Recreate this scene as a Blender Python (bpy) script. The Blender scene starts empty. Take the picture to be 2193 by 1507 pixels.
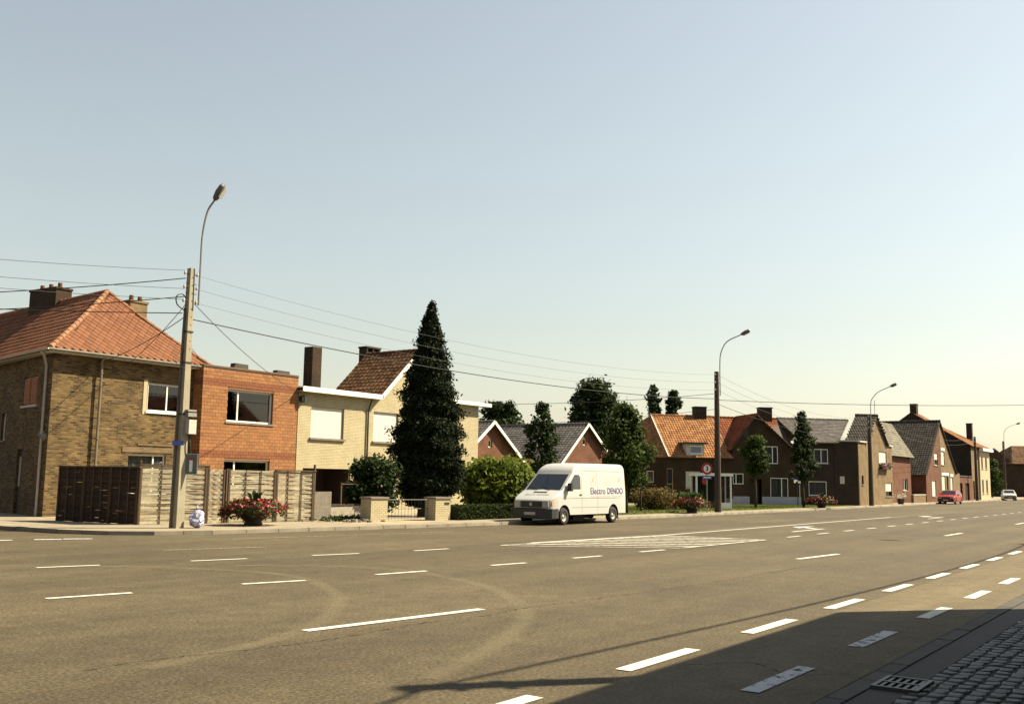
import bpy, bmesh, math, random
import numpy as np
from mathutils import Vector, Matrix
from mathutils.geometry import tessellate_polygon
random.seed(7); np.random.seed(7)
scene = bpy.context.scene
C = scene.collection
# ------------------------------------------------------------------ camera
YAW = math.radians(35.4); F = 2130.0; PITCH = math.atan(274 / F); ROLL = 0.0149
cam = bpy.data.cameras.new('camera'); cam.sensor_width = 36; cam.lens = 36 * F / 2193
cam.clip_start = 0.1; cam.clip_end = 6000
camo = bpy.data.objects.new('camera', cam); C.objects.link(camo)
fw = Vector((math.cos(YAW) * math.cos(PITCH), math.sin(YAW) * math.cos(PITCH), math.sin(PITCH)))
r0 = Vector((math.sin(YAW), -math.cos(YAW), 0)); u0 = r0.cross(fw)
cr = r0 * math.cos(ROLL) + u0 * math.sin(ROLL); cu = u0 * math.cos(ROLL) - r0 * math.sin(ROLL)
camo.matrix_world = Matrix(((cr.x, cu.x, -fw.x, 0), (cr.y, cu.y, -fw.y, 0), (cr.z, cu.z, -fw.z, 1.75), (0, 0, 0, 1)))
scene.camera = camo
# ------------------------------------------------------------------ sky, sun, exposure
SUN_AZ = math.radians(-40); SUN_EL = math.radians(46)          # azimuth measured from +X towards +Y
world = bpy.data.worlds.new('World'); scene.world = world; world.use_nodes = True
wn = world.node_tree.nodes; wl = world.node_tree.links
bg = wn['Background']; bg.inputs['Strength'].default_value = 0.053
sky = wn.new('ShaderNodeTexSky'); sky.sky_type = 'NISHITA'; sky.sun_disc = False
sky.sun_elevation = SUN_EL; sky.sun_rotation = math.pi / 2 - SUN_AZ
sky.altitude = 0; sky.air_density = 1.5; sky.dust_density = 1.2; sky.ozone_density = 1.0
tint = wn.new('ShaderNodeMixRGB'); tint.blend_type = 'MULTIPLY'; tint.inputs[0].default_value = 1.0
tint.inputs[2].default_value = (1.0, 0.978, 0.905, 1)
hs_sky = wn.new('ShaderNodeHueSaturation'); hs_sky.inputs['Saturation'].default_value = 0.60
wl.new(sky.outputs[0], hs_sky.inputs['Color']); wl.new(hs_sky.outputs[0], tint.inputs[1]); wl.new(tint.outputs[0], bg.inputs['Color'])
sl = bpy.data.lights.new('sun', 'SUN'); sl.energy = 5.0; sl.angle = math.radians(0.55); sl.color = (1.0, 0.86, 0.60)
so = bpy.data.objects.new('sun', sl); C.objects.link(so)
sd = Vector((math.cos(SUN_AZ) * math.cos(SUN_EL), math.sin(SUN_AZ) * math.cos(SUN_EL), math.sin(SUN_EL)))
so.rotation_euler = (-sd).to_track_quat('-Z', 'Y').to_euler(); so.location = (60, -40, 80)
vs = scene.view_settings
vs.view_transform = 'Standard'; vs.look = 'None'; vs.gamma = 1; vs.use_curve_mapping = False; vs.exposure = 1.55
# ------------------------------------------------------------------ materials
M = {}
def newmat(name):
    m = bpy.data.materials.new(name); m.use_nodes = True; M[name] = m
    nt = m.node_tree; return m, nt.nodes, nt.links, nt.nodes['Principled BSDF']
def setp(b, rough, metal=0.0, spec=0.5):
    b.inputs['Roughness'].default_value = rough; b.inputs['Metallic'].default_value = metal
    b.inputs['Specular IOR Level'].default_value = spec
def ramp(n, stops):
    r = n.new('ShaderNodeValToRGB'); e = r.color_ramp.elements
    while len(e) < len(stops): e.new(0.5)
    for k, (p, c) in enumerate(stops):
        e[k].position = p; e[k].color = (*c, 1) if len(c) == 3 else c
    return r
def sc(c, f): return tuple(min(1, x * f) for x in c)
def plain(name, col, rough=0.7, var=0.25, scale=4.0, bump=0.0, bscale=60, metal=0.0, spec=0.4, rnd=0.0, objrnd=0.0):
    if name.startswith(('tile_', 'slab_', 'ridge_')): rough, spec = 0.9, 0.08
    """noise-mottled colour; rnd uses the per-face 'rnd' attribute, objrnd the per-object random"""
    m, n, l, b = newmat(name); setp(b, rough, metal, spec)
    tc = n.new('ShaderNodeTexCoord'); nz = n.new('ShaderNodeTexNoise'); nz.inputs['Scale'].default_value = scale
    nz.inputs['Detail'].default_value = 6; nz.inputs['Roughness'].default_value = 0.65
    l.new(tc.outputs['Object'], nz.inputs['Vector'])
    r = ramp(n, [(0.25, sc(col, 1 - var)), (0.75, sc(col, 1 + var))]); l.new(nz.outputs[0], r.inputs[0])
    out = r.outputs[0]
    for amt, kind in ((rnd, 'a'), (objrnd, 'o')):
        if amt:
            if kind == 'a':
                s = n.new('ShaderNodeAttribute'); s.attribute_name = 'rnd'; so_ = s.outputs['Fac']
            else:
                s = n.new('ShaderNodeObjectInfo'); so_ = s.outputs['Random']
            mr = n.new('ShaderNodeMapRange'); mr.inputs[3].default_value = 1 - amt; mr.inputs[4].default_value = 1 + amt
            l.new(so_, mr.inputs[0])
            mx = n.new('ShaderNodeMixRGB'); mx.blend_type = 'MULTIPLY'; mx.inputs[0].default_value = 1
            l.new(out, mx.inputs[1]); l.new(mr.outputs[0], mx.inputs[2]); out = mx.outputs[0]
    l.new(out, b.inputs['Base Color'])
    if bump:
        n2 = n.new('ShaderNodeTexNoise'); n2.inputs['Scale'].default_value = bscale; n2.inputs['Detail'].default_value = 4
        l.new(tc.outputs['Object'], n2.inputs['Vector'])
        bp = n.new('ShaderNodeBump'); bp.inputs['Strength'].default_value = bump; bp.inputs['Distance'].default_value = 0.02
        l.new(n2.outputs[0], bp.inputs['Height']); l.new(bp.outputs[0], b.inputs['Normal'])
    return m
def brick(name, c1, c2, mortar, bw=0.2, bh=0.065, gap=0.012, stain=0.3, bias=0.0):
    m, n, l, b = newmat(name); setp(b, 0.88, 0, 0.2)
    uv = n.new('ShaderNodeUVMap')
    bt = n.new('ShaderNodeTexBrick'); bt.inputs['Scale'].default_value = 1
    bt.inputs['Brick Width'].default_value = bw; bt.inputs['Row Height'].default_value = bh
    bt.inputs['Mortar Size'].default_value = gap; bt.inputs['Mortar Smooth'].default_value = 0.15; bt.inputs['Bias'].default_value = bias
    bt.inputs['Color1'].default_value = (*c1, 1); bt.inputs['Color2'].default_value = (*c2, 1); bt.inputs['Mortar'].default_value = (*mortar, 1)
    l.new(uv.outputs[0], bt.inputs['Vector'])
    nz = n.new('ShaderNodeTexNoise'); nz.inputs['Scale'].default_value = 1.3; nz.inputs['Detail'].default_value = 7
    l.new(uv.outputs[0], nz.inputs['Vector'])
    r = ramp(n, [(0.3, (1 - stain,) * 3), (0.7, (1 + stain * 0.4,) * 3)]); l.new(nz.outputs[0], r.inputs[0])
    mx = n.new('ShaderNodeMixRGB'); mx.blend_type = 'MULTIPLY'; mx.inputs[0].default_value = 1
    l.new(bt.outputs['Color'], mx.inputs[1]); l.new(r.outputs[0], mx.inputs[2]); l.new(mx.outputs[0], b.inputs['Base Color'])
    n2 = n.new('ShaderNodeTexNoise'); n2.inputs['Scale'].default_value = 40; l.new(uv.outputs[0], n2.inputs['Vector'])
    ad = n.new('ShaderNodeMath'); ad.operation = 'MULTIPLY_ADD'; ad.inputs[1].default_value = -1.0
    l.new(bt.outputs['Fac'], ad.inputs[0]); l.new(n2.outputs[0], ad.inputs[2])
    bp = n.new('ShaderNodeBump'); bp.inputs['Strength'].default_value = 0.6; bp.inputs['Distance'].default_value = 0.012
    l.new(ad.outputs[0], bp.inputs['Height']); l.new(bp.outputs[0], b.inputs['Normal'])
    return m
def asphalt(name, col, contrast=0.35):
    m, n, l, b = newmat(name); setp(b, 0.85, 0, 0.25)
    tc = n.new('ShaderNodeTexCoord')
    def noise(s, d, rough=0.6):
        z = n.new('ShaderNodeTexNoise'); z.inputs['Scale'].default_value = s; z.inputs['Detail'].default_value = d
        z.inputs['Roughness'].default_value = rough; l.new(tc.outputs['Object'], z.inputs['Vector']); return z
    big, mid, fine = noise(0.18, 5), noise(2.2, 9, 0.82), noise(26, 4, 0.85)
    r1 = ramp(n, [(0.3, sc(col, 0.80)), (0.7, sc(col, 1.2))]); l.new(big.outputs[0], r1.inputs[0])
    r2 = ramp(n, [(0.36, (0.76,) * 3), (0.64, (1.2,) * 3)]); l.new(mid.outputs[0], r2.inputs[0])
    r3 = ramp(n, [(0.34, (1 - contrast * 1.6,) * 3), (0.5, (1,) * 3), (0.66, (1 + contrast * 2.6,) * 3)]); l.new(fine.outputs[0], r3.inputs[0])
    a = n.new('ShaderNodeMixRGB'); a.blend_type = 'MULTIPLY'; a.inputs[0].default_value = 1
    c = n.new('ShaderNodeMixRGB'); c.blend_type = 'MULTIPLY'; c.inputs[0].default_value = 1
    mp = n.new('ShaderNodeMapping'); mp.inputs['Scale'].default_value = (0.025, 0.75, 1); l.new(tc.outputs['Object'], mp.inputs['Vector'])
    st = n.new('ShaderNodeTexNoise'); st.inputs['Scale'].default_value = 1.0; st.inputs['Detail'].default_value = 4; l.new(mp.outputs[0], st.inputs['Vector'])
    r4 = ramp(n, [(0.35, (0.80, 0.79, 0.78)), (0.62, (1.12, 1.12, 1.12))]); l.new(st.outputs[0], r4.inputs[0])
    e = n.new('ShaderNodeMixRGB'); e.blend_type = 'MULTIPLY'; e.inputs[0].default_value = 1
    l.new(r1.outputs[0], e.inputs[1]); l.new(r4.outputs[0], e.inputs[2])
    l.new(e.outputs[0], a.inputs[1]); l.new(r2.outputs[0], a.inputs[2]); l.new(a.outputs[0], c.inputs[1]); l.new(r3.outputs[0], c.inputs[2])
    l.new(c.outputs[0], b.inputs['Base Color'])
    bp = n.new('ShaderNodeBump'); bp.inputs['Strength'].default_value = 0.5; bp.inputs['Distance'].default_value = 0.01
    l.new(fine.outputs[0], bp.inputs['Height']); l.new(bp.outputs[0], b.inputs['Normal'])
    return m
def worn(name, col, thr=0.42, soft=0.12, scale=9, base=None, alpha=1.0):
    """paint or dust with worn gaps: transparent where the noise is low"""
    m, n, l, b = newmat(name); setp(b, 0.75, 0, 0.2); b.inputs['Base Color'].default_value = (*col, 1)
    tc = n.new('ShaderNodeTexCoord'); nz = n.new('ShaderNodeTexNoise'); nz.inputs['Scale'].default_value = scale
    nz.inputs['Detail'].default_value = 8; nz.inputs['Roughness'].default_value = 0.75; l.new(tc.outputs['Object'], nz.inputs['Vector'])
    r = ramp(n, [(thr - soft, (0, 0, 0)), (thr + soft, (alpha,) * 3)]); l.new(nz.outputs[0], r.inputs[0])
    out = r.outputs[0]
    if base:                                   # fade towards the ribbon's edges: u runs across it
        uv = n.new('ShaderNodeUVMap'); sp = n.new('ShaderNodeSeparateXYZ'); l.new(uv.outputs[0], sp.inputs[0])
        e = ramp(n, [(0.0, (0, 0, 0)), (0.35, (1, 1, 1)), (0.65, (1, 1, 1)), (1.0, (0, 0, 0))]); l.new(sp.outputs[0], e.inputs[0])
        mm = n.new('ShaderNodeMath'); mm.operation = 'MULTIPLY'; l.new(out, mm.inputs[0]); l.new(e.outputs[0], mm.inputs[1]); out = mm.outputs[0]
    l.new(out, b.inputs['Alpha'])
    return m
def glassmat(name, tintc=(0.5, 0.52, 0.52), refl=0.05):
    m, n, l, b = newmat(name); n.remove(b)
    t = n.new('ShaderNodeBsdfTransparent'); t.inputs[0].default_value = (*tintc, 1)
    g_ = n.new('ShaderNodeBsdfGlossy'); g_.inputs['Roughness'].default_value = 0.03
    lw = n.new('ShaderNodeLayerWeight'); lw.inputs[0].default_value = 0.35
    ma = n.new('ShaderNodeMath'); ma.operation = 'MULTIPLY_ADD'; ma.inputs[1].default_value = 0.45; ma.inputs[2].default_value = refl
    l.new(lw.outputs['Fresnel'], ma.inputs[0])
    mx = n.new('ShaderNodeMixShader'); l.new(ma.outputs[0], mx.inputs[0]); l.new(t.outputs[0], mx.inputs[1]); l.new(g_.outputs[0], mx.inputs[2])
    l.new(mx.outputs[0], n['Material Output'].inputs['Surface']); return m
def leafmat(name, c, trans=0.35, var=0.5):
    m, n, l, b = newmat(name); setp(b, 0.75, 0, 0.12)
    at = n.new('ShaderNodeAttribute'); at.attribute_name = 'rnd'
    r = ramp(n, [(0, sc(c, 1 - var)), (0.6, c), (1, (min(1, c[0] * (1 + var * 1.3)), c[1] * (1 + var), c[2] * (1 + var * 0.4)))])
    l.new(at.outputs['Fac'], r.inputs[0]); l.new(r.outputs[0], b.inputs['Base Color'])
    tr = n.new('ShaderNodeBsdfTranslucent'); l.new(r.outputs[0], tr.inputs[0])
    mx = n.new('ShaderNodeMixShader'); mx.inputs[0].default_value = trans
    l.new(b.outputs[0], mx.inputs[1]); l.new(tr.outputs[0], mx.inputs[2]); l.new(mx.outputs[0], n['Material Output'].inputs['Surface']); return m

asphalt('asphalt', (0.0619, 0.0486, 0.0275), 0.42); asphalt('asphalt_pale', (0.0929, 0.0731, 0.0413), 0.2); asphalt('asphalt_side', (0.0826, 0.0674, 0.0468))
plain('concrete', (0.223, 0.198, 0.155), 0.85, 0.2, 2.5, 0.4, 50, objrnd=0.12)
plain('paving', (0.205, 0.174, 0.124), 0.9, 0.25, 1.2, 0.5, 30); plain('sand', (0.248, 0.205, 0.136), 0.95, 0.35, 1.5, 0.8, 12)
plain('soil', (0.0989, 0.0869, 0.0495), 0.95, 0.4, 0.3); plain('gutter_stone', (0.043, 0.0378, 0.0318), 0.85, 0.2, 3, 0.4, 40, objrnd=0.15)
plain('cobble', (0.0434, 0.0406, 0.042), 0.6, 0.3, 6, 0.5, 35, objrnd=0.35, rnd=0.3); plain('cobble_joint', (0.031, 0.0279, 0.0248), 0.95, 0.3, 5)
worn('road_paint', (0.482, 0.47, 0.421), 0.36, 0.07, 14); worn('road_paint_old', (0.387, 0.392, 0.402), 0.43, 0.04, 7)
worn('faint_paint', (0.384, 0.359, 0.298), 0.45, 0.12, 6, alpha=0.7)
worn('tyre_dust', (0.248, 0.211, 0.136), 0.40, 0.25, 1.6, base=True, alpha=0.24); worn('crack', (0.0186, 0.0155, 0.0124), 0.5, 0.08, 5)
worn('hatch_paint', (0.45, 0.43, 0.37), 0.42, 0.1, 5, alpha=0.85)
brick('brick_yellow', (0.178, 0.115, 0.0406), (0.035, 0.0182, 0.0091), (0.119, 0.091, 0.0525), 0.25, 0.08, 0.014, 0.4, 0.0)
brick('brick_cream', (0.42, 0.375, 0.25), (0.37, 0.32, 0.2), (0.25, 0.21, 0.135), 0.22, 0.075, 0.012, 0.1)
brick('brick_red', (0.152, 0.0528, 0.0272), (0.108, 0.036, 0.0192), (0.12, 0.08, 0.056), 0.22, 0.075, 0.012, 0.3)
brick('brick_brown', (0.051, 0.0277, 0.0128), (0.0315, 0.0165, 0.00825), (0.0413, 0.0315, 0.021), 0.2, 0.065, 0.011, 0.3)
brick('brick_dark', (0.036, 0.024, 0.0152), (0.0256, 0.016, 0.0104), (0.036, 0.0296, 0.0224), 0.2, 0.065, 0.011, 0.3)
brick('brick_tan', (0.202, 0.142, 0.0731), (0.155, 0.103, 0.0516), (0.155, 0.12, 0.0774), 0.22, 0.075, 0.012, 0.25)
plain('block_orange', (0.215, 0.0963, 0.0378), 0.9, 0.12, 6, 0.3, 50, rnd=0.16, objrnd=0.16); plain('block_red', (0.172, 0.0602, 0.0258), 0.9, 0.12, 6, rnd=0.12)
plain('block_mortar', (0.172, 0.086, 0.043), 0.95, 0.2, 8)
plain('tile_terracotta', (0.137, 0.0614, 0.0348), 0.75, 0.12, 3, rnd=0.2, objrnd=0.14); plain('tile_orange', (0.224, 0.107, 0.0473), 0.8, 0.25, 1.2, rnd=0.3)
plain('tile_red', (0.163, 0.0533, 0.0258), 0.75, 0.2, 1.2, rnd=0.28); plain('tile_grey', (0.105, 0.0963, 0.0929), 0.6, 0.25, 1.5, rnd=0.25)
plain('tile_black', (0.0432, 0.0374, 0.0346), 0.5, 0.25, 1.5, rnd=0.3); plain('tile_brown', (0.0869, 0.0464, 0.0248), 0.8, 0.3, 1.5, rnd=0.35)
plain('slab_grey', (0.129, 0.12, 0.0989), 0.85, 0.25, 1.5, rnd=0.2); plain('tile_pink', (0.31, 0.205, 0.149), 0.8, 0.1, 3)
plain('ridge_clay', (0.208, 0.108, 0.064), 0.75, 0.15, 4, rnd=0.15)
plain('white_paint', (0.703, 0.694, 0.646), 0.5, 0.05, 3); plain('white_old', (0.408, 0.39, 0.341), 0.7, 0.15, 3); plain('shutter_white', (0.507, 0.501, 0.47), 0.55, 0.04, 2)
plain('shutter_wood', (0.26, 0.0929, 0.031), 0.7, 0.2, 5); plain('sill_stone', (0.155, 0.13, 0.105), 0.8, 0.2, 5); plain('plinth_blue', (0.248, 0.26, 0.298), 0.8, 0.12, 3)
plain('beige_paint', (0.372, 0.31, 0.198), 0.8, 0.12, 3); plain('dark_wood', (0.031, 0.0217, 0.0155), 0.7, 0.3, 5); plain('dark_metal', (0.0248, 0.0248, 0.0248), 0.5, 0.2, 5)
plain('garage_brown', (0.031, 0.0174, 0.0124), 0.6, 0.2, 4); plain('pipe_zinc', (0.138, 0.112, 0.0774), 0.5, 0.2, 3); plain('roofing_felt', (0.0495, 0.0464, 0.0402), 0.9, 0.2, 3)
plain('pole_concrete', (0.258, 0.228, 0.163), 0.85, 0.15, 2.5, 0.4, 40); plain('pole_wood', (0.0464, 0.0341, 0.0248), 0.9, 0.35, 3); plain('pole_grey', (0.105, 0.0929, 0.0743), 0.85, 0.3, 3)
plain('galvanised', (0.223, 0.217, 0.205), 0.45, 0.15, 6, metal=0.5); plain('lamp_body', (0.0743, 0.0619, 0.0526), 0.5, 0.15, 6); plain('lamp_glass', (0.365, 0.365, 0.329), 0.15, 0.1, 6)
plain('cable', (0.0186, 0.0186, 0.0186), 0.6, 0.1, 5); plain('cable_grey', (0.0989, 0.0989, 0.0989), 0.5, 0.1, 5); plain('ceramic', (0.372, 0.359, 0.31), 0.3, 0.1, 5)
plain('box_grey', (0.205, 0.205, 0.186), 0.5, 0.1, 5); plain('sign_grey', (0.0929, 0.118, 0.105), 0.5, 0.08, 5); plain('sign_red', (0.31, 0.0248, 0.0186), 0.45, 0.08, 5)
plain('sign_blue', (0.0433, 0.0619, 0.236), 0.45, 0.08, 5); plain('sign_black', (0.0124, 0.0124, 0.0124), 0.5, 0.05, 5)
plain('fence_wood', (0.318, 0.28, 0.198), 0.9, 0.3, 7, 0.4, 60, objrnd=0.3); plain('fence_shaded', (0.0294, 0.0178, 0.0105), 0.9, 0.35, 6, objrnd=0.3); plain('batten', (0.0743, 0.0464, 0.0279), 0.9, 0.3, 6)  # the darker fence wood paints in the shade on the side run
plain('bag', (0.26, 0.267, 0.384), 0.25, 0.45, 9, spec=0.6); plain('bowl', (0.0341, 0.0248, 0.0217), 0.6, 0.25, 6); plain('rubble', (0.211, 0.186, 0.149), 0.95, 0.35, 7, 0.5, 20, objrnd=0.3)
plain('bark', (0.0372, 0.0279, 0.0186), 0.95, 0.4, 8, 0.6, 25); plain('curtain', (0.322, 0.31, 0.279), 0.9, 0.1, 3); plain('curtain_blue', (0.186, 0.192, 0.279), 0.9, 0.1, 3)
plain('van_white', (0.404, 0.408, 0.396), 0.28, 0.02, 1, spec=0.5); plain('plastic_dark', (0.0279, 0.0279, 0.0279), 0.55, 0.15, 6); plain('rubber', (0.0124, 0.0124, 0.0124), 0.85, 0.2, 9)
plain('hub_steel', (0.384, 0.372, 0.322), 0.4, 0.15, 9, metal=0.2); plain('van_glass', (0.00877, 0.0109, 0.0146), 0.06, 0.1, 1, spec=0.9); plain('headlamp', (0.279, 0.285, 0.285), 0.12, 0.2, 30, spec=0.8)
plain('orange_lens', (0.464, 0.186, 0.031), 0.2, 0.05, 4); plain('red_lens', (0.217, 0.0124, 0.0124), 0.2, 0.05, 4); plain('letter_blue', (0.0619, 0.0341, 0.186), 0.5, 0.03, 4); plain('letter_grey', (0.341, 0.341, 0.329), 0.5, 0.03, 4)
plain('letter_pale', (0.408, 0.402, 0.378), 0.5, 0.03, 4); plain('letter_orange', (0.433, 0.236, 0.136), 0.5, 0.03, 4); plain('seam', (0.172, 0.172, 0.163), 0.5, 0.03, 4); plain('car_red', (0.223, 0.0186, 0.0155), 0.3, 0.05, 2); plain('car_blue', (0.217, 0.26, 0.359), 0.35, 0.05, 2)
plain('petal_red', (0.215, 0.0086, 0.0086), 0.6, 0.2, 9, rnd=0.45); plain('petal_pink', (0.365, 0.161, 0.219), 0.6, 0.2, 9, rnd=0.4); plain('petal_white', (0.512, 0.497, 0.402), 0.6, 0.2, 9, rnd=0.3)
glassmat('glass'); 
leafmat('leaf_conifer', (0.0124, 0.0203, 0.00788), 0.12, 0.6); leafmat('leaf_dark', (0.0206, 0.0355, 0.0103), 0.3); leafmat('leaf_mid', (0.0355, 0.0568, 0.0116), 0.35)
leafmat('leaf_bright', (0.0963, 0.129, 0.0181), 0.35, 0.5); leafmat('leaf_box', (0.0226, 0.0374, 0.00903), 0.2); leafmat('leaf_dry', (0.11, 0.0839, 0.0291), 0.3, 0.5); leafmat('grass', (0.0839, 0.11, 0.0193), 0.3, 0.4)
plain('leaf_core', (0.0103, 0.0155, 0.00516), 0.95, 0.4, 9); plain('lawn', (0.0869, 0.0963, 0.0248), 0.95, 0.35, 2.0, 0.6, 25)

# ------------------------------------------------------------------ mesh helpers
V = Vector
class MB:
    def __init__(s): s.v = []; s.f = []; s.r = []; s.m = []; s.cur = 0; s.rnd = None; s.uvs = {}
    def face(s, pts, uv=None):
        i = len(s.v); s.v += [tuple(p) for p in pts]; s.f.append(tuple(range(i, i + len(pts))))
        s.r.append(random.random() if s.rnd is None else s.rnd); s.m.append(s.cur)
        if uv: s.uvs[len(s.f) - 1] = uv
        return s
    def box(s, x0, x1, y0, y1, z0, z1, mat=None):
        p = [V((x, y, z)) for z in (z0, z1) for y in (y0, y1) for x in (x0, x1)]
        if mat: p = [mat @ q for q in p]
        old = s.rnd
        if old is None: s.rnd = random.random()
        for a in ((0, 2, 3, 1), (4, 5, 7, 6), (0, 1, 5, 4), (2, 6, 7, 3), (0, 4, 6, 2), (1, 3, 7, 5)): s.face([p[k] for k in a])
        s.rnd = old; return s
    def beam(s, a, b, w, h, up=(0, 0, 1)):
        a = V(a); b = V(b); d = (b - a); L = d.length; d.normalize()
        side = d.cross(V(up)); side = side.normalized() if side.length > 1e-5 else V((1, 0, 0)); u = side.cross(d)
        m = Matrix((d, side, u)).transposed().to_4x4(); m.translation = a
        return s.box(0, L, -w / 2, w / 2, -h / 2, h / 2, m)
    def tube(s, pts, rad, n=8, caps=True, mat=None):
        pts = [V(p) for p in pts]; rads = rad if isinstance(rad, (list, tuple)) else [rad] * len(pts)
        rings = []; ref = None; old = s.rnd
        if old is None: s.rnd = random.random()
        for i, p in enumerate(pts):
            d = (pts[min(i + 1, len(pts) - 1)] - pts[max(i - 1, 0)]).normalized()
            if ref is None: ref = V((1, 0, 0)) if abs(d.x) < 0.9 else V((0, 1, 0))
            a = (ref - d * ref.dot(d)).normalized(); ref = a; b = d.cross(a)
            rings.append([p + (a * math.cos(2 * math.pi * k / n) + b * math.sin(2 * math.pi * k / n)) * rads[i] for k in range(n)])
        if mat: rings = [[mat @ q for q in r] for r in rings]
        for i in range(len(rings) - 1):
            for k in range(n):
                k2 = (k + 1) % n; s.face([rings[i][k], rings[i][k2], rings[i + 1][k2], rings[i + 1][k]])
        if caps: s.face(rings[0][::-1]); s.face(rings[-1])
        s.rnd = old; return s
    def lathe(s, prof, n=16, c=(0, 0, 0), ax='z', jitter=0):
        c = V(c); old = s.rnd
        def P(r, h, k):
            a = 2 * math.pi * k / n
            if ax == 'z': return c + V((r * math.cos(a), r * math.sin(a), h))
            if ax == 'y': return c + V((r * math.cos(a), h, r * math.sin(a)))
            return c + V((h, r * math.cos(a), r * math.sin(a)))
        for i in range(len(prof) - 1):
            for k in range(n):
                q = [P(*prof[i], k), P(*prof[i], k + 1), P(*prof[i + 1], k + 1), P(*prof[i + 1], k)]
                if prof[i][0] < 1e-6: q = q[1:]
                elif prof[i + 1][0] < 1e-6: q = q[:3]
                s.face(q)
        return s
    def prism(s, poly, z0, z1):
        n = len(poly)
        s.face([V((x, y, z1)) for x, y in poly]); s.face([V((x, y, z0)) for x, y in poly[::-1]])
        for k in range(n):
            a, b = poly[k], poly[(k + 1) % n]
            s.face([V((*a, z0)), V((*b, z0)), V((*b, z1)), V((*a, z1))])
        return s
    def slab(s, poly, thick):
        """3-D planar polygon given an even thickness, downwards along its normal"""
        poly = [V(p) for p in poly]; nrm = (poly[1] - poly[0]).cross(poly[2] - poly[0]).normalized()
        low = [p - nrm * thick for p in poly]; n = len(poly)
        s.face(poly); s.face(low[::-1])
        for k in range(n): s.face([poly[k], low[k], low[(k + 1) % n], poly[(k + 1) % n]])
        return s
    def build(s, name, mats, parent=None, smooth=False, loc=(0, 0, 0), rot=0.0, weld=False):
        me = bpy.data.meshes.new(name); me.from_pydata(s.v, [], s.f)
        mats = [mats] if isinstance(mats, str) else mats
        for m in mats: me.materials.append(M[m])
        if len(mats) > 1: me.polygons.foreach_set('material_index', s.m)
        a = me.attributes.new('rnd', 'FLOAT', 'FACE'); a.data.foreach_set('value', s.r)
        uvl = me.uv_layers.new(name='UVMap')
        for p in me.polygons:
            if p.index in s.uvs:
                for li, q in zip(p.loop_indices, s.uvs[p.index]): uvl.data[li].uv = q
                continue
            n = p.normal
            t = V((-n.y, n.x, 0)); t = t.normalized() if t.length > 0.05 else V((1, 0, 0)); b = n.cross(t)
            for li in p.loop_indices:
                co = me.vertices[me.loops[li].vertex_index].co; uvl.data[li].uv = (co.dot(t), co.dot(b))
        if weld or smooth:
            bm = bmesh.new(); bm.from_mesh(me); bmesh.ops.remove_doubles(bm, verts=bm.verts, dist=1e-4); bm.to_mesh(me); bm.free()
        if smooth: me.polygons.foreach_set('use_smooth', [True] * len(me.polygons))
        me.update()
        return link(bpy.data.objects.new(name, me), parent, loc, rot)
def link(o, parent=None, loc=(0, 0, 0), rot=0.0):
    C.objects.link(o); o.parent = parent; o.location = loc
    if rot: o.rotation_euler = (0, 0, rot)
    return o
def tag(o, label=None, cat=None, group=None, kind=None):
    if label: o['label'] = label
    if cat: o['category'] = cat
    if group: o['group'] = group
    if kind: o['kind'] = kind
    return o
def thing(name, label, cat, loc=(0, 0, 0), rot=0.0, group=None):
    return tag(link(bpy.data.objects.new(name, None), None, loc, rot), label, cat, group)
def struct(o): return tag(o, kind='structure')
def copy_tree(o, parent=None):
    c = o.copy(); C.objects.link(c); c.parent = parent
    for ch in list(o.children): copy_tree(ch, c)
    return c
def lerp(a, b, t): return a + (b - a) * t

def wall(mb, p0, p1, outer, holes=(), reveal=0.14):
    """wall face seen from outside, s runs p0->p1 (outside on the right hand), outer in (s,z), holes (s0,s1,z0,z1)"""
    p0 = V((*p0, 0)); d = V((*p1, 0)) - p0; d.normalize(); inn = V((-d.y, d.x, 0))
    P = lambda s_, z, t=0.0: p0 + d * s_ + inn * t + V((0, 0, z))
    loops = [[V((a, b, 0)) for a, b in outer]] + [[V((a, c, 0)), V((a, e, 0)), V((b, e, 0)), V((b, c, 0))] for a, b, c, e in holes]
    flat = [q for lp in loops for q in lp]
    for tri in tessellate_polygon(loops):
        q = [flat[k] for k in tri]
        if (q[1] - q[0]).cross(q[2] - q[0]).z < 0: q = q[::-1]
        mb.face([P(k.x, k.y) for k in q])
    for a, b, c, e in holes:
        for (s0, z0), (s1, z1) in (((a, c), (b, c)), ((b, c), (b, e)), ((b, e), (a, e)), ((a, e), (a, c))):
            mb.face([P(s0, z0), P(s1, z1), P(s1, z1, reveal), P(s0, z0, reveal)])
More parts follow.
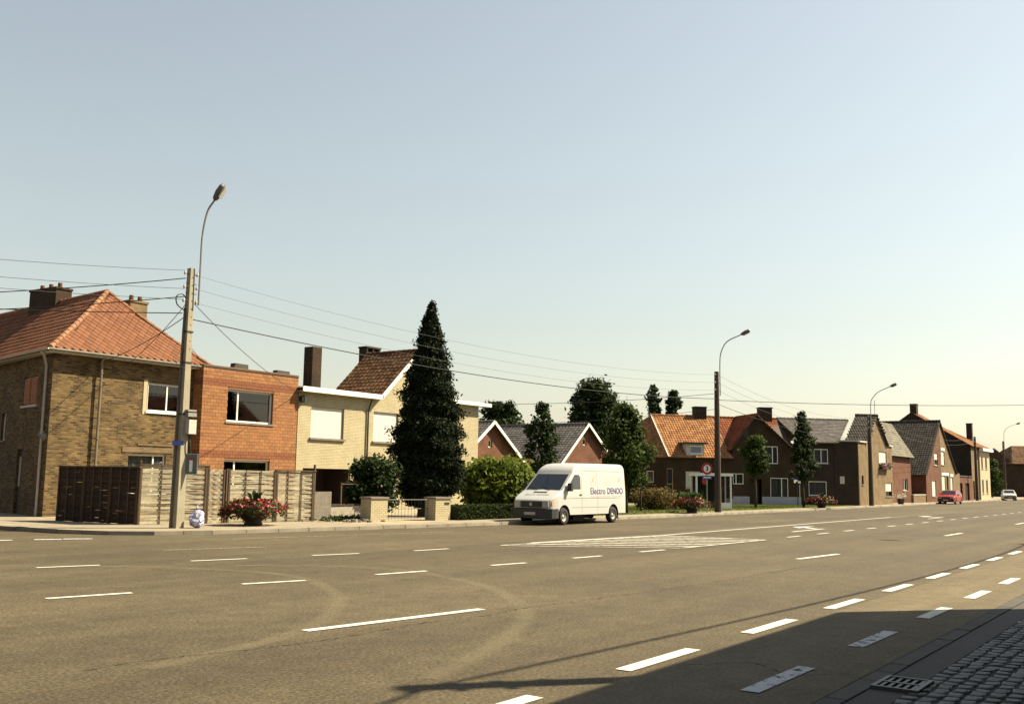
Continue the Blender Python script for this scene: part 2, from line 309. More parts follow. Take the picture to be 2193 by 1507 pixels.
def win(parent, p0, p1, x0, x1, z0, z1, mull=(), cross=(), frame='white_paint', recess=0.10, sill='sill_stone', shutter=None, curtain=None, fw_=0.06, shut_to=None, name='window', pane='glass', sill_over=0.06):
    d = V((*p1, 0)) - V((*p0, 0)); ang = math.atan2(d.y, d.x); loc = (*p0, 0)
    y = recess; m = MB()
    m.box(x0, x0 + fw_, y, y + .07, z0, z1).box(x1 - fw_, x1, y, y + .07, z0, z1)
    m.box(x0 + fw_, x1 - fw_, y, y + .07, z0, z0 + fw_).box(x0 + fw_, x1 - fw_, y, y + .07, z1 - fw_, z1)
    for q in mull: m.box(q - fw_ * .5, q + fw_ * .5, y + .004, y + .066, z0 + fw_, z1 - fw_)
    for q in cross: m.box(x0 + fw_, x1 - fw_, y + .008, y + .062, q - fw_ * .4, q + fw_ * .4)
    o = m.build(name, frame, parent, loc=loc, rot=ang)
    g_ = MB(); g_.face([(x0 + .02, y + .035, z0 + .02), (x1 - .02, y + .035, z0 + .02), (x1 - .02, y + .035, z1 - .02), (x0 + .02, y + .035, z1 - .02)]); g_.build('pane', pane, o)
    if sill:
        MB().box(x0 - .08, x1 + .08, -sill_over, y + .02, z0 - .09, z0 - .002).build('sill', sill, o)
    if shutter:
        s_ = MB(); zb = z0 + .01 if shut_to is None else shut_to; z = z1 - .01
        while z > zb + .02:
            zz = max(zb, z - .055); s_.box(x0 + .03, x1 - .03, y - .035, y - .015, zz + .004, z); s_.box(x0 + .03, x1 - .03, y - .022, y - .012, zz, zz + .004); z = zz
        s_.build('roller_shutter', shutter, o)
    if curtain:
        c = MB(); N = 24; yb = y + .16
        for half in ((x0, (x0 + x1) / 2 - .02), ((x0 + x1) / 2 + .02, x1)) if curtain[1] else ((x0, x1),):
            pts = []
            for k in range(N + 1):
                t = k / N; pts.append((lerp(half[0], half[1], t), yb + .035 * math.sin(t * 34 + half[0])))
            for k in range(N):
                (xa, ya), (xb, yb2) = pts[k], pts[k + 1]
                c.face([(xa, ya, z0 + .02), (xb, yb2, z0 + .02), (xb, yb2, z1 - .02), (xa, ya, z1 - .02)])
        c.build('curtain', curtain[0], o)
    return o
def tile_surface(mb, bl, br, tl, tr, tw, th, bell=0.0, lift=0.03, wave=0.035, inset=0.0):
    """pantiles on the quad bl-br (eave) / tl-tr (ridge); bell>0 makes the slope flatten towards the eave"""
    bl, br, tl, tr = V(bl), V(br), V(tl), V(tr); U = (br - bl); U.z = 0; U.normalize()
    H = tl.z - bl.z; slope_len = min(((tl - bl) - U * (tl - bl).dot(U)).length, 1e9); nr = max(2, round(slope_len / th))
    def Z(f): return bl.z + H * ((1 - bell) * f + bell * f * f)
    def pos(c, f):
        L = lerp(bl, tl, f); R_ = lerp(br, tr, f); a0, a1 = (L - bl).dot(U), (R_ - bl).dot(U)
        p = lerp(L, R_, (c - a0) / (a1 - a0)) if a1 - a0 > .4 else L + U * (c - a0)
        p.z = Z(f) + (p.z - lerp(bl.z, tl.z, f)); return p
    for r in range(nr):
        f0, f1 = r / nr, min(1.0, (r + 1.12) / nr); fm = (r + .5) / nr
        cl = (lerp(bl, tl, fm) - bl).dot(U) + inset; crr = (lerp(br, tr, fm) - bl).dot(U) - inset
        k0, k1 = math.ceil(cl / tw - .3), math.floor(crr / tw + .3)
        for k in range(k0, k1):
            c0 = k * tw; a, b = pos(c0, f0), pos(c0, f1); N = U.cross(b - a).normalized()
            rnd = random.random(); mb.rnd = rnd; jit = random.uniform(-.006, .006)
            pr = ((0, .0), (.3, wave), (.62, wave * .75), (1.02, .004))
            lo = [pos(c0 + q * tw, f0) + N * (lift + h + jit) for q, h in pr]; hi = [pos(c0 + q * tw, f1) + N * (h * .9 + .006) for q, h in pr]
            bot = [p - N * (lift + .008) for p in lo]
            for j in range(3):
                mb.face([lo[j], lo[j + 1], hi[j + 1], hi[j]]); mb.face([bot[j], bot[j + 1], lo[j + 1], lo[j]])
    mb.rnd = None
def tiled_roof(parent, planes, mat, tw=.24, th=.34, bell=0.0, ridges=(), thick=.06, under='dark_wood', ridge_mat=None, name='roof', wave=.035, inset=0.0):
    b = MB()
    for bl, br, tl, tr in planes:
        n = 8 if bell else 1; bl, br, tl, tr = map(V, (bl, br, tl, tr))
        for k in range(n):
            f0, f1 = k / n, (k + 1) / n
            def q(a, c, f): p = lerp(a, c, f); p.z = a.z + (c.z - a.z) * ((1 - bell) * f + bell * f * f); return p
            pts = [q(bl, tl, f0), q(br, tr, f0), q(br, tr, f1), q(bl, tl, f1)]
            if (pts[2] - pts[3]).length < 1e-4: pts = pts[:3]
            b.slab(pts, thick)
    ro = b.build(name, under, parent)
    t = MB()
    for pl in planes: tile_surface(t, *pl, tw, th, bell, wave=wave, inset=inset)
    tag(t.build('tiles', mat, ro), kind='stuff')
    if ridges:
        rm = MB()
        for a, c, be in ridges:
            a, c = V(a), V(c); L = (c - a).length; n = max(1, round(L / .36))
            for k in range(n):
                def q(f): p = lerp(a, c, f); p.z = a.z + (c.z - a.z) * ((1 - be) * f + be * f * f); return p
                p, r_ = q(k / n), q(min(1, (k + 1.06) / n)); up = V((0, 0, .015)); rm.tube([p + up * 1.6, r_ + up * .4], [.115, .10], 8)
        rm.build('ridge_tiles', ridge_mat or mat, ro)
    return ro
def chimney(parent, x, y, z0, z1, w, d, mat='brick_brown', pots=0, rot=0.0, cap=True, slots=False, name='chimney'):
    m = MB(); m.box(-w / 2, w / 2, -d / 2, d / 2, z0, z1 - (.3 if slots else 0))
    if slots:
        for sx in (-1, 0, 1): m.box(sx * (w / 2 - .06) - .06, sx * (w / 2 - .06) + .06, -d / 2, d / 2, z1 - .3, z1 - .08)
    if cap: m.box(-w / 2 - .04, w / 2 + .04, -d / 2 - .04, d / 2 + .04, z1 - .08, z1 + .02)
    o = m.build(name, mat, parent, loc=(x, y, 0), rot=rot)
    for k in range(pots):
        px = (k + .5) / pots * w - w / 2; MB().lathe([(.11, z1), (.10, z1 + .28), (.08, z1 + .28), (.07, z1 + .1)], 10, (px, 0, 0)).build('chimney_pot', 'tile_terracotta', o)
    return o
def downpipe(parent, x, y, z0, z1, mat='pipe_zinc', r=.05):
    m = MB(); m.tube([(x, y, z0), (x, y, z1 - .35), (x, y + .03, z1 - .2), (x, y - .18, z1)], r, 8)
    for z in (z0 + 1.2, z0 + 3.1, z1 - .7): m.tube([(x, y, z), (x, y, z + .06)], r * 1.35, 8)
    return m.build('downpipe', mat, parent)
def gutter(parent, a, b, mat='white_old', r=.075):
    m = MB(); a, b = V(a), V(b); d = (b - a).normalized(); side = V((d.y, -d.x, 0))
    N = 6; prof = [(side * math.cos(math.pi * k / N) * r + V((0, 0, -math.sin(math.pi * k / N) * r))) for k in range(N + 1)]
    for k in range(N): m.face([a + prof[k], b + prof[k], b + prof[k + 1], a + prof[k + 1]]); m.face([a + prof[k] * .9, a + prof[k + 1] * .9, b + prof[k + 1] * .9, b + prof[k] * .9])
    return m.build('gutter', mat, parent)
def ribbon(pts, w, z=0.0):
    m = MB(); n = len(pts); acc = 0; L = []; R = []
    for i, p in enumerate(pts):
        a = V((*pts[max(0, i - 1)], 0)); b = V((*pts[min(n - 1, i + 1)], 0)); d = (b - a).normalized(); s_ = V((-d.y, d.x, 0)) * (w[i] if isinstance(w, list) else w) / 2
        q = V((p[0], p[1], z)); L.append(q + s_); R.append(q - s_)
    for i in range(n - 1): m.face([R[i], R[i + 1], L[i + 1], L[i]], uv=[(0, i), (0, i + 1), (1, i + 1), (1, i)])
    return m
def spline(pts, k=8):
    out = []; P = [V((*p, 0)) if len(p) == 2 else V(p) for p in pts]; P = [P[0] * 2 - P[1]] + P + [P[-1] * 2 - P[-2]]
    for i in range(1, len(P) - 2):
        for j in range(k):
            t = j / k; a, b, c, d = P[i - 1:i + 3]
            out.append(.5 * ((2 * b) + (c - a) * t + (2 * a - 5 * b + 4 * c - d) * t * t + (3 * b - a - 3 * c + d) * t ** 3))
    out.append(P[-2]); return out
def leaves_mesh(name, pts, nrm, size, mat, parent=None, aspect=0.6, rnd=None, fold=0.0, loc=(0, 0, 0)):
    """one small bent quad per point; pts, nrm (n,3) arrays"""
    n = len(pts); pts = np.asarray(pts); nrm = np.asarray(nrm)
    nrm = nrm / np.maximum(np.linalg.norm(nrm, axis=1, keepdims=True), 1e-6)
    t = np.random.normal(size=(n, 3)); t -= (t * nrm).sum(1, keepdims=True) * nrm; t /= np.maximum(np.linalg.norm(t, axis=1, keepdims=True), 1e-6)
    b = np.cross(nrm, t); s_ = (np.asarray(size) * np.random.uniform(.6, 1.35, n))[:, None]
    v = np.empty((n, 4, 3)); v[:, 0] = pts - t * s_; v[:, 1] = pts - b * s_ * aspect - nrm * s_ * .15; v[:, 2] = pts + t * s_; v[:, 3] = pts + b * s_ * aspect - nrm * s_ * .15
    me = bpy.data.meshes.new(name); me.vertices.add(n * 4); me.loops.add(n * 4); me.polygons.add(n)
    me.vertices.foreach_set('co', v.ravel()); me.loops.foreach_set('vertex_index', np.arange(n * 4, dtype=np.int32))
    me.polygons.foreach_set('loop_start', np.arange(0, n * 4, 4, dtype=np.int32))
    a = me.attributes.new('rnd', 'FLOAT', 'FACE'); a.data.foreach_set('value', (np.random.rand(n) if rnd is None else rnd).astype(np.float32))
    me.materials.append(M[mat]); me.update(calc_edges=True); me.validate()
    return link(bpy.data.objects.new(name, me), parent, loc)
def crown_points(blobs, per, shell=0.55):
    """points spread through uneven lobes, thinner in places so that gaps stay open"""
    P = []; N = []; lit_rnd = []
    for (c, r) in blobs:
        c = np.array(c, float); r = np.array(r if hasattr(r, '__len__') else (r, r, r), float); n = max(6, int(per * (r[0] * r[1] * r[2]) ** (2 / 3)))
        d = np.random.normal(size=(n, 3)); d /= np.linalg.norm(d, axis=1, keepdims=True)
        rad = np.random.uniform(shell, 1.0, n) ** .6 * np.random.normal(1, .26, n)
        P.append(c + d * rad[:, None] * r); N.append(d * .8 + np.random.normal(size=(n, 3)) * .6 + np.array([0, 0, .35])); lit_rnd.append(np.clip(np.random.rand() * .3 + np.random.rand(n) * .4 + np.clip((rad - .5) * .45, 0, .35) + d[:, 2] * .12, 0, 1))  # random tone plus painted highlights: outer and upper leaves brighter
    return np.concatenate(P), np.concatenate(N), np.concatenate(lit_rnd)
def tree(name, label, loc, h, trunk_h, rx, mat='leaf_mid', lobes=22, per=260, size=.09, group=None, cat='tree', top_narrow=.5, trunk_r=.09, zlow=None, low_wide=1.0, ls=0.8):
    lobes = int(lobes * 1.7)
    t = thing(name, label, cat, loc, 0, group); rnd = random.Random(hash(label) % 9999 if False else len(label) * 37 + int(loc[0] * 10))
    z0 = zlow if zlow is not None else trunk_h; blobs = []
    for k in range(lobes):
        f = (k + rnd.random()) / lobes; z = z0 + (h - z0) * f
        prof = (low_wide * (1 - f) + top_narrow * f) * math.sqrt(max(.05, 1 - (2 * f - 1) ** 4)); a = k * 2.4 + rnd.random(); rr = rx * prof * rnd.uniform(.2, .92); rl = ls * rx * rnd.uniform(.24, .56) * (0.6 + .4 * prof)
        z = min(z, h - rl * .8)
        blobs.append(((rr * math.cos(a), rr * math.sin(a), z), (rl, rl, rl * rnd.uniform(.7, 1.1))))
    m = MB(); lean = rnd.uniform(-.1, .1)
    m.tube([(0, 0, -.05), (lean * .3, 0, trunk_h * .5), (lean, .03, trunk_h), (lean, .05, z0 + (h - z0) * .75)], [trunk_r * 1.25, trunk_r, trunk_r * .85, trunk_r * .25], 8)
    for (c, r) in blobs[::2]:
        zb = max(trunk_h * .8, c[2] - .8 - rnd.random() * .5); m.tube([(lean, .03, zb), (c[0] * .5, c[1] * .5, (zb + c[2]) / 2 + .1), c], [trunk_r * .4, trunk_r * .25, .012], 5)
    m.build('trunk', 'bark', t, smooth=True)
    P, N, lit_rnd = crown_points(blobs, per * 2.5, .3); leaves_mesh('crown', P, N, size * 1.2, mat, t, .62, lit_rnd)
    return t
def text_mesh(name, body, size, mat, parent, matrix, bold=0.0, extrude=0.002, align='CENTER'):
    cu_ = bpy.data.curves.new(name, 'FONT'); cu_.body = body; cu_.size = size; cu_.extrude = extrude; cu_.offset = bold; cu_.align_x = align; cu_.align_y = 'CENTER'
    ob = bpy.data.objects.new(name, cu_); C.objects.link(ob)
    dg = bpy.context.evaluated_depsgraph_get(); me = bpy.data.meshes.new_from_object(ob.evaluated_get(dg))
    C.objects.unlink(ob); bpy.data.objects.remove(ob); me.materials.clear(); me.materials.append(M[mat])
    o = bpy.data.objects.new(name, me); C.objects.link(o); o.parent = parent; o.matrix_local = matrix; return o
# ------------------------------------------------------------------ ground, road, pavements
g_ = MB(); g_.face([(-2500, -2500, -.06), (4000, -2500, -.06), (4000, 4000, -.06), (-2500, 4000, -.06)]); struct(g_.build('ground', 'soil'))
rd = MB(); rd.face([(-120, 2.62, 0), (340, 2.62, 0), (340, 75, 0), (-120, 75, 0)]); road = struct(rd.build('road', 'asphalt'))
KERB = [(17.6, 75), (16.6, 50), (16.2, 40), (16.2, 31), (16.5, 28), (17.1, 26.4), (18.0, 25.5), (19.6, 24.9), (23, 24.35), (26, 23.85), (29, 23.4), (33, 23.05), (41, 22.95), (60, 22.8), (85, 23.0), (108, 23.6), (150, 24.4), (210, 25.4), (320, 27.5)]
pv = MB(); pv.prism([(x + .1, y + .1) for x, y in KERB] + [(320, 75)], -.03, .10); pave = struct(pv.build('pavement', 'paving'))
kp = [V((*p, 0)) for p in KERB]; stones = []
acc = []
for a, b in zip(kp[:-1], kp[1:]):
    n = max(1, round((b - a).length / (1.0 if b.x < 70 else 4.0)))
    for k in range(n): acc.append((lerp(a, b, k / n), lerp(a, b, (k + 1) / n)))
kmesh = None
for a, b in acc:
    d = b - a; L = d.length
    if L < .05: continue
    if kmesh is None:
        km = MB(); km.box(.006, .994, 0, .14, -.03, .125); km.box(.02, .98, -.006, 0, 0, .10); kmesh = km.build('kerb_stone', 'concrete', pave); o = kmesh
    else:
        o = kmesh.copy(); C.objects.link(o)
    o.location = (a.x, a.y, random.uniform(-.008, .008)); o.rotation_euler = (0, 0, math.atan2(d.y, d.x) + random.uniform(-.006, .006)); o.scale = (L, 1, 1)
vg = MB(); vg.face([(39.5, 25.0, .106), (50, 24.35, .106), (66, 24.05, .106), (82.2, 24.0, .106), (83.0, 24.7, .106), (69, 35.2, .106), (60, 38, .106), (46, 33, .106), (40, 28, .106)]); lawn = struct(vg.build('lawn', 'lawn'))
sg = MB(); sg.face([(20.3, 29.4, .104), (26.6, 28.2, .104), (26.7, 24.6, .104), (28.0, 24.4, .104), (31.2, 25.2, .104), (39, 26.2, .104), (48, 34, .104), (48, 37, .104), (20.9, 37, .104)]); struct(sg.build('yard_ground', 'sand'))
bl = MB(); bl.face([(-100, 2.81, .004), (300, 2.81, .004), (300, 4.5, .004), (-100, 4.5, .004)]); bike = struct(bl.build('cycle_lane', 'asphalt_pale'))
np_ = MB(); np_.face([(-100, -14, -.012), (300, -14, -.012), (300, 2.62, -.012), (-100, 2.62, -.012)]); npave = struct(np_.build('cobbled_pavement', 'cobble_joint'))
gm = None
for k in range(60):
    if gm is None: gm = MB().box(.006, .494, 2.625, 2.80, -.05, .006).build('gutter_stone', 'gutter_stone', npave); o = gm
    else: o = gm.copy(); C.objects.link(o)
    o.location = (5 + k * .5, random.uniform(-.004, .004), random.uniform(-.004, .003))
sp_ = MB(); sp_.face([(-100, 2.31, -.006), (300, 2.31, -.006), (300, 2.622, -.006), (-100, 2.622, -.006)]); struct(sp_.build('pavement_edge_strip', 'gutter_stone'))
# cobbles: a handful of shared shapes
cob = []
for k in range(7):
    m = MB(); w, d, h = random.uniform(.085, .105), random.uniform(.055, .07), .014
    low = [(-w, -d), (w, -d), (w, d), (-w, d)]; low = [(x * random.uniform(.88, 1.05), y * random.uniform(.88, 1.05)) for x, y in low]
    mid = [(x * .93, y * .9, h * .75) for x, y in low]; top = [(x * .62, y * .55, h * random.uniform(.95, 1.2)) for x, y in low]
    for a in range(4):
        b = (a + 1) % 4; m.face([(*low[a], -.03), (*low[b], -.03), mid[b], mid[a]]); m.face([mid[a], mid[b], top[b], top[a]])
    m.face(top); cob.append(m)
cmesh = [m.build('cobble', 'cobble', npave, smooth=True) for m in cob]
used = [False] * 7; rest = MB(); nind = 0
y = 2.24; row = 0
while y > -.9:
    x = 6.2 + (row % 2) * .1
    while x < 22:
        x += .205 + random.uniform(-.012, .02); k = random.randrange(7); yy = y + random.uniform(-.012, .012); zz = -.012 + random.uniform(-.004, .005)
        vis = yy > .135 * x + .05 and x < 15.5
        if vis and nind < 296:
            nind += 1
            if used[k]: o = cmesh[k].copy(); C.objects.link(o)
            else: o = cmesh[k]; used[k] = True
            o.location = (x, yy, zz); o.rotation_euler = (random.uniform(-.06, .06), random.uniform(-.06, .06), random.uniform(-.1, .1) + (math.pi if random.random() < .5 else 0))
        else:
            rest.rnd = random.random()
            for f in cob[k].f: rest.face([V(cob[k].v[q]) + V((x, yy, zz)) for q in f])
    y -= .142; row += 1
tag(rest.build('cobbles', 'cobble', npave, smooth=False), kind='stuff')
gr = thing('gully_grate', 'rusty iron gully grate beside the cobbles in the building shade', 'drain', (9.45, 2.42, -.005), 0)
MB().box(-.29, .29, -.2, -.16, 0, .03).box(-.29, .29, .16, .2, 0, .03).box(-.29, -.25, -.16, .16, 0, .03).box(.25, .29, -.16, .16, 0, .03).box(-.02, .02, -.16, .16, 0, .028).build('frame', 'dark_metal', gr)
for k in range(5): MB().box(-.25, .25, -.15 + k * .066, -.12 + k * .066, .004, .024).build('bar', 'dark_metal', gr)
# painted markings
def strip(a, b, w, mat='road_paint', z=.008, name='lane_dash'):
    a = V((*a, 0)); b = V((*b, 0)); d = (b - a).normalized(); s_ = V((-d.y, d.x, 0)) * w / 2; zz = V((0, 0, z))
    m = MB(); m.face([a - s_ + zz, b - s_ + zz, b + s_ + zz, a + s_ + zz]); return m.build(name, mat, road)
for k in range(22): strip((5.45 + 3 * k, 4.68), (6.98 + 3 * k, 4.68), .17)
for k in range(-1, 18): strip((8.28 + 3 * k, 3.37), (9.72 + 3 * k, 3.37), .17, 'road_paint_old' if k < 2 else 'road_paint', .012)
for a, b in (((8.2, 8.68), (11.1, 8.33)), ((23.4, 8.28), (25.9, 8.1)), ((38.5, 8.2), (41.3, 8.2)), ((53.5, 8.2), (56.2, 8.2)), ((-6.8, 9.6), (-4.1, 9.4))): strip(a, b, .15)
L1 = [(4.9, 14.1, 6.1, 13.9), (7.9, 13.58, 9.1, 13.34), (11.0, 13.15, 12.1, 12.85), (13.7, 12.7, 14.9, 12.52), (16.8, 12.38, 17.85, 12.24), (19.7, 12.2, 20.8, 12.1), (22.7, 12.08, 23.9, 12.0)]
for a in L1: strip(a[:2], a[2:], .13)
for a in [(7.3, 18.9, 8.4, 18.6), (10.3, 18.1, 11.4, 17.8), (13.2, 17.4, 14.4, 17.1), (16, 16.8, 17.2, 16.5), (18.8, 16.2, 20, 16.1)]: strip(a[:2], a[2:], .12)
strip((14.6, 20.3), (17.1, 19.6), .10, 'faint_paint'); strip((18.5, 22.6), (26.5, 21.2), .08, 'faint_paint')
for k in range(16): strip((32.7 + 3.06 * k, 11.9), (33.8 + 3.06 * k, 11.86), .13)
strip((23.6, 16.02), (30.4, 15.3), .13); strip((30.4, 15.3), (58, 15.2), .13, name='lane_line'); strip((58, 15.2), (75, 15.2), .1, 'faint_paint', name='lane_line')
A_, D_, C_, B_ = V((22, 15.9, 0)), V((24.9, 11.95, 0)), V((30.5, 11.8, 0)), V((30.2, 15.2, 0))
hm = MB(); zz = V((0, 0, .010))
def hs(a, b, w):
    d = (b - a).normalized(); s_ = V((-d.y, d.x, 0)) * w / 2; hm.face([a - s_ + zz, b - s_ + zz, b + s_ + zz, a + s_ + zz])
hs(A_, D_, .14); zz = V((0, 0, .0115)); hs(D_, C_, .14); zz = V((0, 0, .013)); hs(C_ + V((-.02, .0, 0)), B_, .14); zz = V((0, 0, .0145)); hs(A_, B_ + V((0, .0, 0)), .14); zz = V((0, 0, .009))
for k in range(1, 8):
    a = A_ + V((1.05 * k, -.1 * k, 0)); b = D_ + V((1.05 * k, -.02 * k, 0)); t = min(1, (30.35 - a.x) / (b.x - a.x)); 
    if t > 0: hs(a, lerp(a, b, t), .28)
hm.build('hatched_area', 'hatch_paint', road)
am = MB()
def arrow(x, y, z=.009):
    am.face([(x, y - .07, z), (x + 3.6, y - .07, z), (x + 3.6, y + .07, z), (x, y + .07, z)])
    am.face([(x + 2.9, y + .07, z), (x + 3.25, y + .07, z), (x + 4.3, y + .95, z), (x + 3.9, y + .95, z)]); am.face([(x + 3.3, y + .9, z + .002), (x + 5.6, y + 1.02, z + .002), (x + 4.2, y + 1.5, z + .002)])
arrow(36.5, 13.1); am.build('turn_arrow', 'road_paint', road); am = MB(); arrow(57.5, 13.1); am.build('turn_arrow', 'road_paint', road)
for a in [(13.2, 26.1, 14.0, 25.85), (14.5, 25.7, 15.1, 25.4), (15.2, 25.5, 15.8, 25.1), (12.0, 26.5, 12.8, 26.2)]: strip(a[:2], a[2:], .3, 'road_paint_old', name='give_way_mark')
for pts, w in (([(10.0, 18.9), (11.75, 17.0), (12.55, 14.6), (12.25, 13.0), (11.3, 11.4), (10.5, 10.45), (9.2, 9.35), (8.2, 8.75), (7.3, 8.4), (5.7, 8.1)], .34), ([(13.2, 16.0), (14.32, 14.6), (14.7, 13.1), (14.25, 11.55), (13.3, 9.8), (12.05, 8.4), (11.3, 7.73), (10.15, 7.06), (8.86, 6.46), (7.0, 5.8)], .36)):
    q = [(p.x, p.y) for p in spline(pts, 8)]; ribbon(q, w, .0045).build('tyre_mark', 'tyre_dust', road)
for pts in ([(5.3, 8.44), (6.1, 8.4), (6.9, 8.2), (7.9, 8.03), (9.5, 8.07), (10.5, 7.9), (11.6, 7.97), (12.9, 7.82), (13.9, 7.71), (17, 7.5), (22, 7.4)], [(9.0, 4.4), (9.6, 3.9), (9.3, 3.4), (9.7, 2.9)]):
    q = [(p.x + random.uniform(-.02, .02), p.y + random.uniform(-.03, .03)) for p in spline(pts, 9)]; ribbon(q, [random.uniform(.012, .03) for _ in q], .006).build('crack', 'crack', road)
# ------------------------------------------------------------------ corner house with the hipped roof
h = thing('corner_house', 'two storey yellow brick corner house with terracotta hipped roof beside the orange block house', 'house', (20.9, 36.6, 0))
A, B, Cc, Dd = (0, 0), (6.75, 0), (7.6, 13.5), (2.75, 13.5)
def LFp(s_): return (.2 * s_, .98 * s_)
w = MB(); wall(w, A, B, [(0, 0), (6.75, 0), (6.75, 6.4), (0, 6.4)], [(4.24, 6.05, 4.4, 5.58), (3.5, 5.3, 1.0, 2.58)])
L_ = math.hypot(Dd[0], Dd[1]); H_ = lambda a, b, c, e: (L_ - b, L_ - a, c, e)
wall(w, Dd, A, [(0, 0), (L_, 0), (L_, 6.4), (0, 6.4)], [H_(1.55, 3.3, 4.45, 5.6), H_(5.3, 5.85, 3.1, 4.25), H_(2.75, 3.5, .0, 2.7)])
wall(w, B, Cc, [(0, 0), (13.5, 0), (13.5, 6.4), (0, 6.4)]); wall(w, Cc, Dd, [(0, 0), (4.85, 0), (4.85, 6.4), (0, 6.4)])
w.build('wall', 'brick_yellow', h)
win(h, A, B, 4.24, 6.05, 4.4, 5.58, mull=(5.22,), sill='white_paint', curtain=None, recess=.06)
win(h, A, B, 3.5, 5.3, 1.0, 2.58, mull=(4.75,), curtain=('curtain', False), sill='white_paint')
m = MB(); m.box(4.02, 4.2, -.02, .0, 4.25, 5.7); m.build('window_surround', 'beige_paint', h)
m = MB(); m.box(3.2, 5.6, -.025, 0, 2.66, 2.86).box(3.9, 5.6, -.03, 0, 2.95, 3.02); m.build('lintel', 'brick_tan', h)
o = win(h, Dd, A, *H_(1.55, 3.3, 4.45, 5.6), mull=(L_ - 2.4,), sill='white_old')
for a in (1.62, 2.46):
    m = MB(); q = L_ - a - .8; m.box(q, q + .78, .02, .06, 4.5, 5.55)
    for k in range(9): m.box(q + .05, q + .73, .0, .02, 4.56 + k * .108, 4.64 + k * .108)
    m.build('shutter', 'shutter_wood', o)
win(h, Dd, A, *H_(5.3, 5.85, 3.1, 4.25), curtain=('curtain', False))
dr = MB().box(L_ - 3.48, L_ - 2.77, .1, .16, .1, 2.68).build('door', 'dark_wood', h, loc=(*Dd, 0), rot=math.atan2(-Dd[1], -Dd[0])); MB().box(L_ - 3.4, L_ - 3.2, .085, .1, 1.2, 2.4).build('pane', 'curtain', dr)
E0, E1, E3, E2 = V((-.4, -.4, 6.5)), V((7.1, -.4, 6.5)), V((2.3, 13.9, 6.5)), V((8.0, 13.9, 6.5)); AP, RE = V((3.95, 3.0, 9.7)), V((4.7, 13.9, 9.6))
ro = tiled_roof(h, [(E3, E0, RE, AP), (E1, E2, AP, RE)], 'tile_terracotta', .25, .31, .1, ridges=[(E0, AP, .1), (E1, AP, .1), (AP, RE, 0)], ridge_mat='ridge_clay', inset=.05)
# front hip: diamond tiles, each one a piece
fm = MB(); n = 8
for k in range(n):
    f0, f1 = k / n, (k + 1) / n
    def q(a, f): p = lerp(a, AP, f); p.z = a.z + (AP.z - a.z) * (.9 * f + .1 * f * f); return p
    pts = [q(E0, f0), q(E1, f0), q(E1, f1), q(E0, f1)]; fm.slab(pts[:3] if k == n - 1 else pts, .06)
fm.build('hip_boarding', 'tile_brown', ro)
tw_, nr_ = .335, 22; dm = MB(); hw, hl = tw_ / 2 - .007, .2 + .0
sh = [(0, -hl), (hw, -.0), (0, hl), (-hw, 0)]
dm.face([(x, yy, .035 - yy * .06) for x, yy in sh]); 
for k in range(4):
    a, b = sh[k], sh[(k + 1) % 4]; dm.face([(*a, .0 - a[1] * .06), (*b, .0 - b[1] * .06), (*b, .035 - b[1] * .06), (*a, .035 - a[1] * .06)])
tile0 = None; cnt = 0
for r in range(nr_):
    fc = (r + .55) / (nr_ + .2)
    def q(a, f): p = lerp(a, AP, f); p.z = a.z + (AP.z - a.z) * (.9 * f + .1 * f * f); return p
    l_, r_ = q(E0, fc), q(E1, fc); up = (q(E0, min(1, fc + .03)) + q(E1, min(1, fc + .03))) / 2 - (q(E0, fc - .02) + q(E1, fc - .02)) / 2; up.x = 0; up.normalize()
    nx = V((1, 0, 0)); nn = nx.cross(up)
    x = math.ceil((l_.x + .1) / tw_ * 1.0 - (.5 if r % 2 else 0)) * tw_ + (tw_ / 2 if r % 2 else 0)
    while x < r_.x - .06:
        if cnt < 300:
            if tile0 is None: tile0 = dm.build('tile', 'tile_terracotta', ro); o = tile0
            else: o = tile0.copy(); C.objects.link(o)
            o.matrix_local = Matrix((nx, up, nn)).transposed().to_4x4(); o.location = V((x, l_.y, l_.z)) + nn * .012; cnt += 1
        x += tw_
# eaves boards, gutters, pipes
ev = MB(); ev.slab([(-.38, -.38, 6.42), (7.08, -.38, 6.42), (7.08, .3, 6.42), (-.3, .3, 6.42)], .05); ev.slab([(-.38, -.38, 6.425), (.3, .3, 6.425), (3.0, 13.5, 6.425), (2.25, 13.9, 6.425)], .05); ev.build('soffit', 'white_old', h)
gutter(h, (-.5, -.48, 6.5), (7.1, -.48, 6.5)); gutter(h, (2.2, 13.9, 6.5), (-.5, -.48, 6.5))
downpipe(h, 1.95, -.16, 0, 6.42, 'pipe_zinc'); m = MB(); m.tube([(.02, .5, .0), (.02, .5, 5.9), (-.2, .35, 6.3), (-.4, .2, 6.42)], .05, 8); m.build('downpipe', 'white_old', h)
m = MB(); m.box(-.3, .0, .1, .13, 3.3, 3.34).tube([(-.32, .1, 3.2), (-.32, -.25, 3.12)], [.06, .13], 10); m.build('wall_lamp', 'dark_metal', h)
chimney(h, 4.3, 8.2, 8.8, 10.35, 2.1, .8, 'brick_brown', 3, math.pi / 2 + .05); chimney(h, 6.3, 4.4, 7.8, 9.75, .9, .6, 'brick_tan', 2)
h2 = thing('side_street_house', 'lower orange tiled house joined to the corner house along the side street', 'house', (23.7, 50.1, 0))
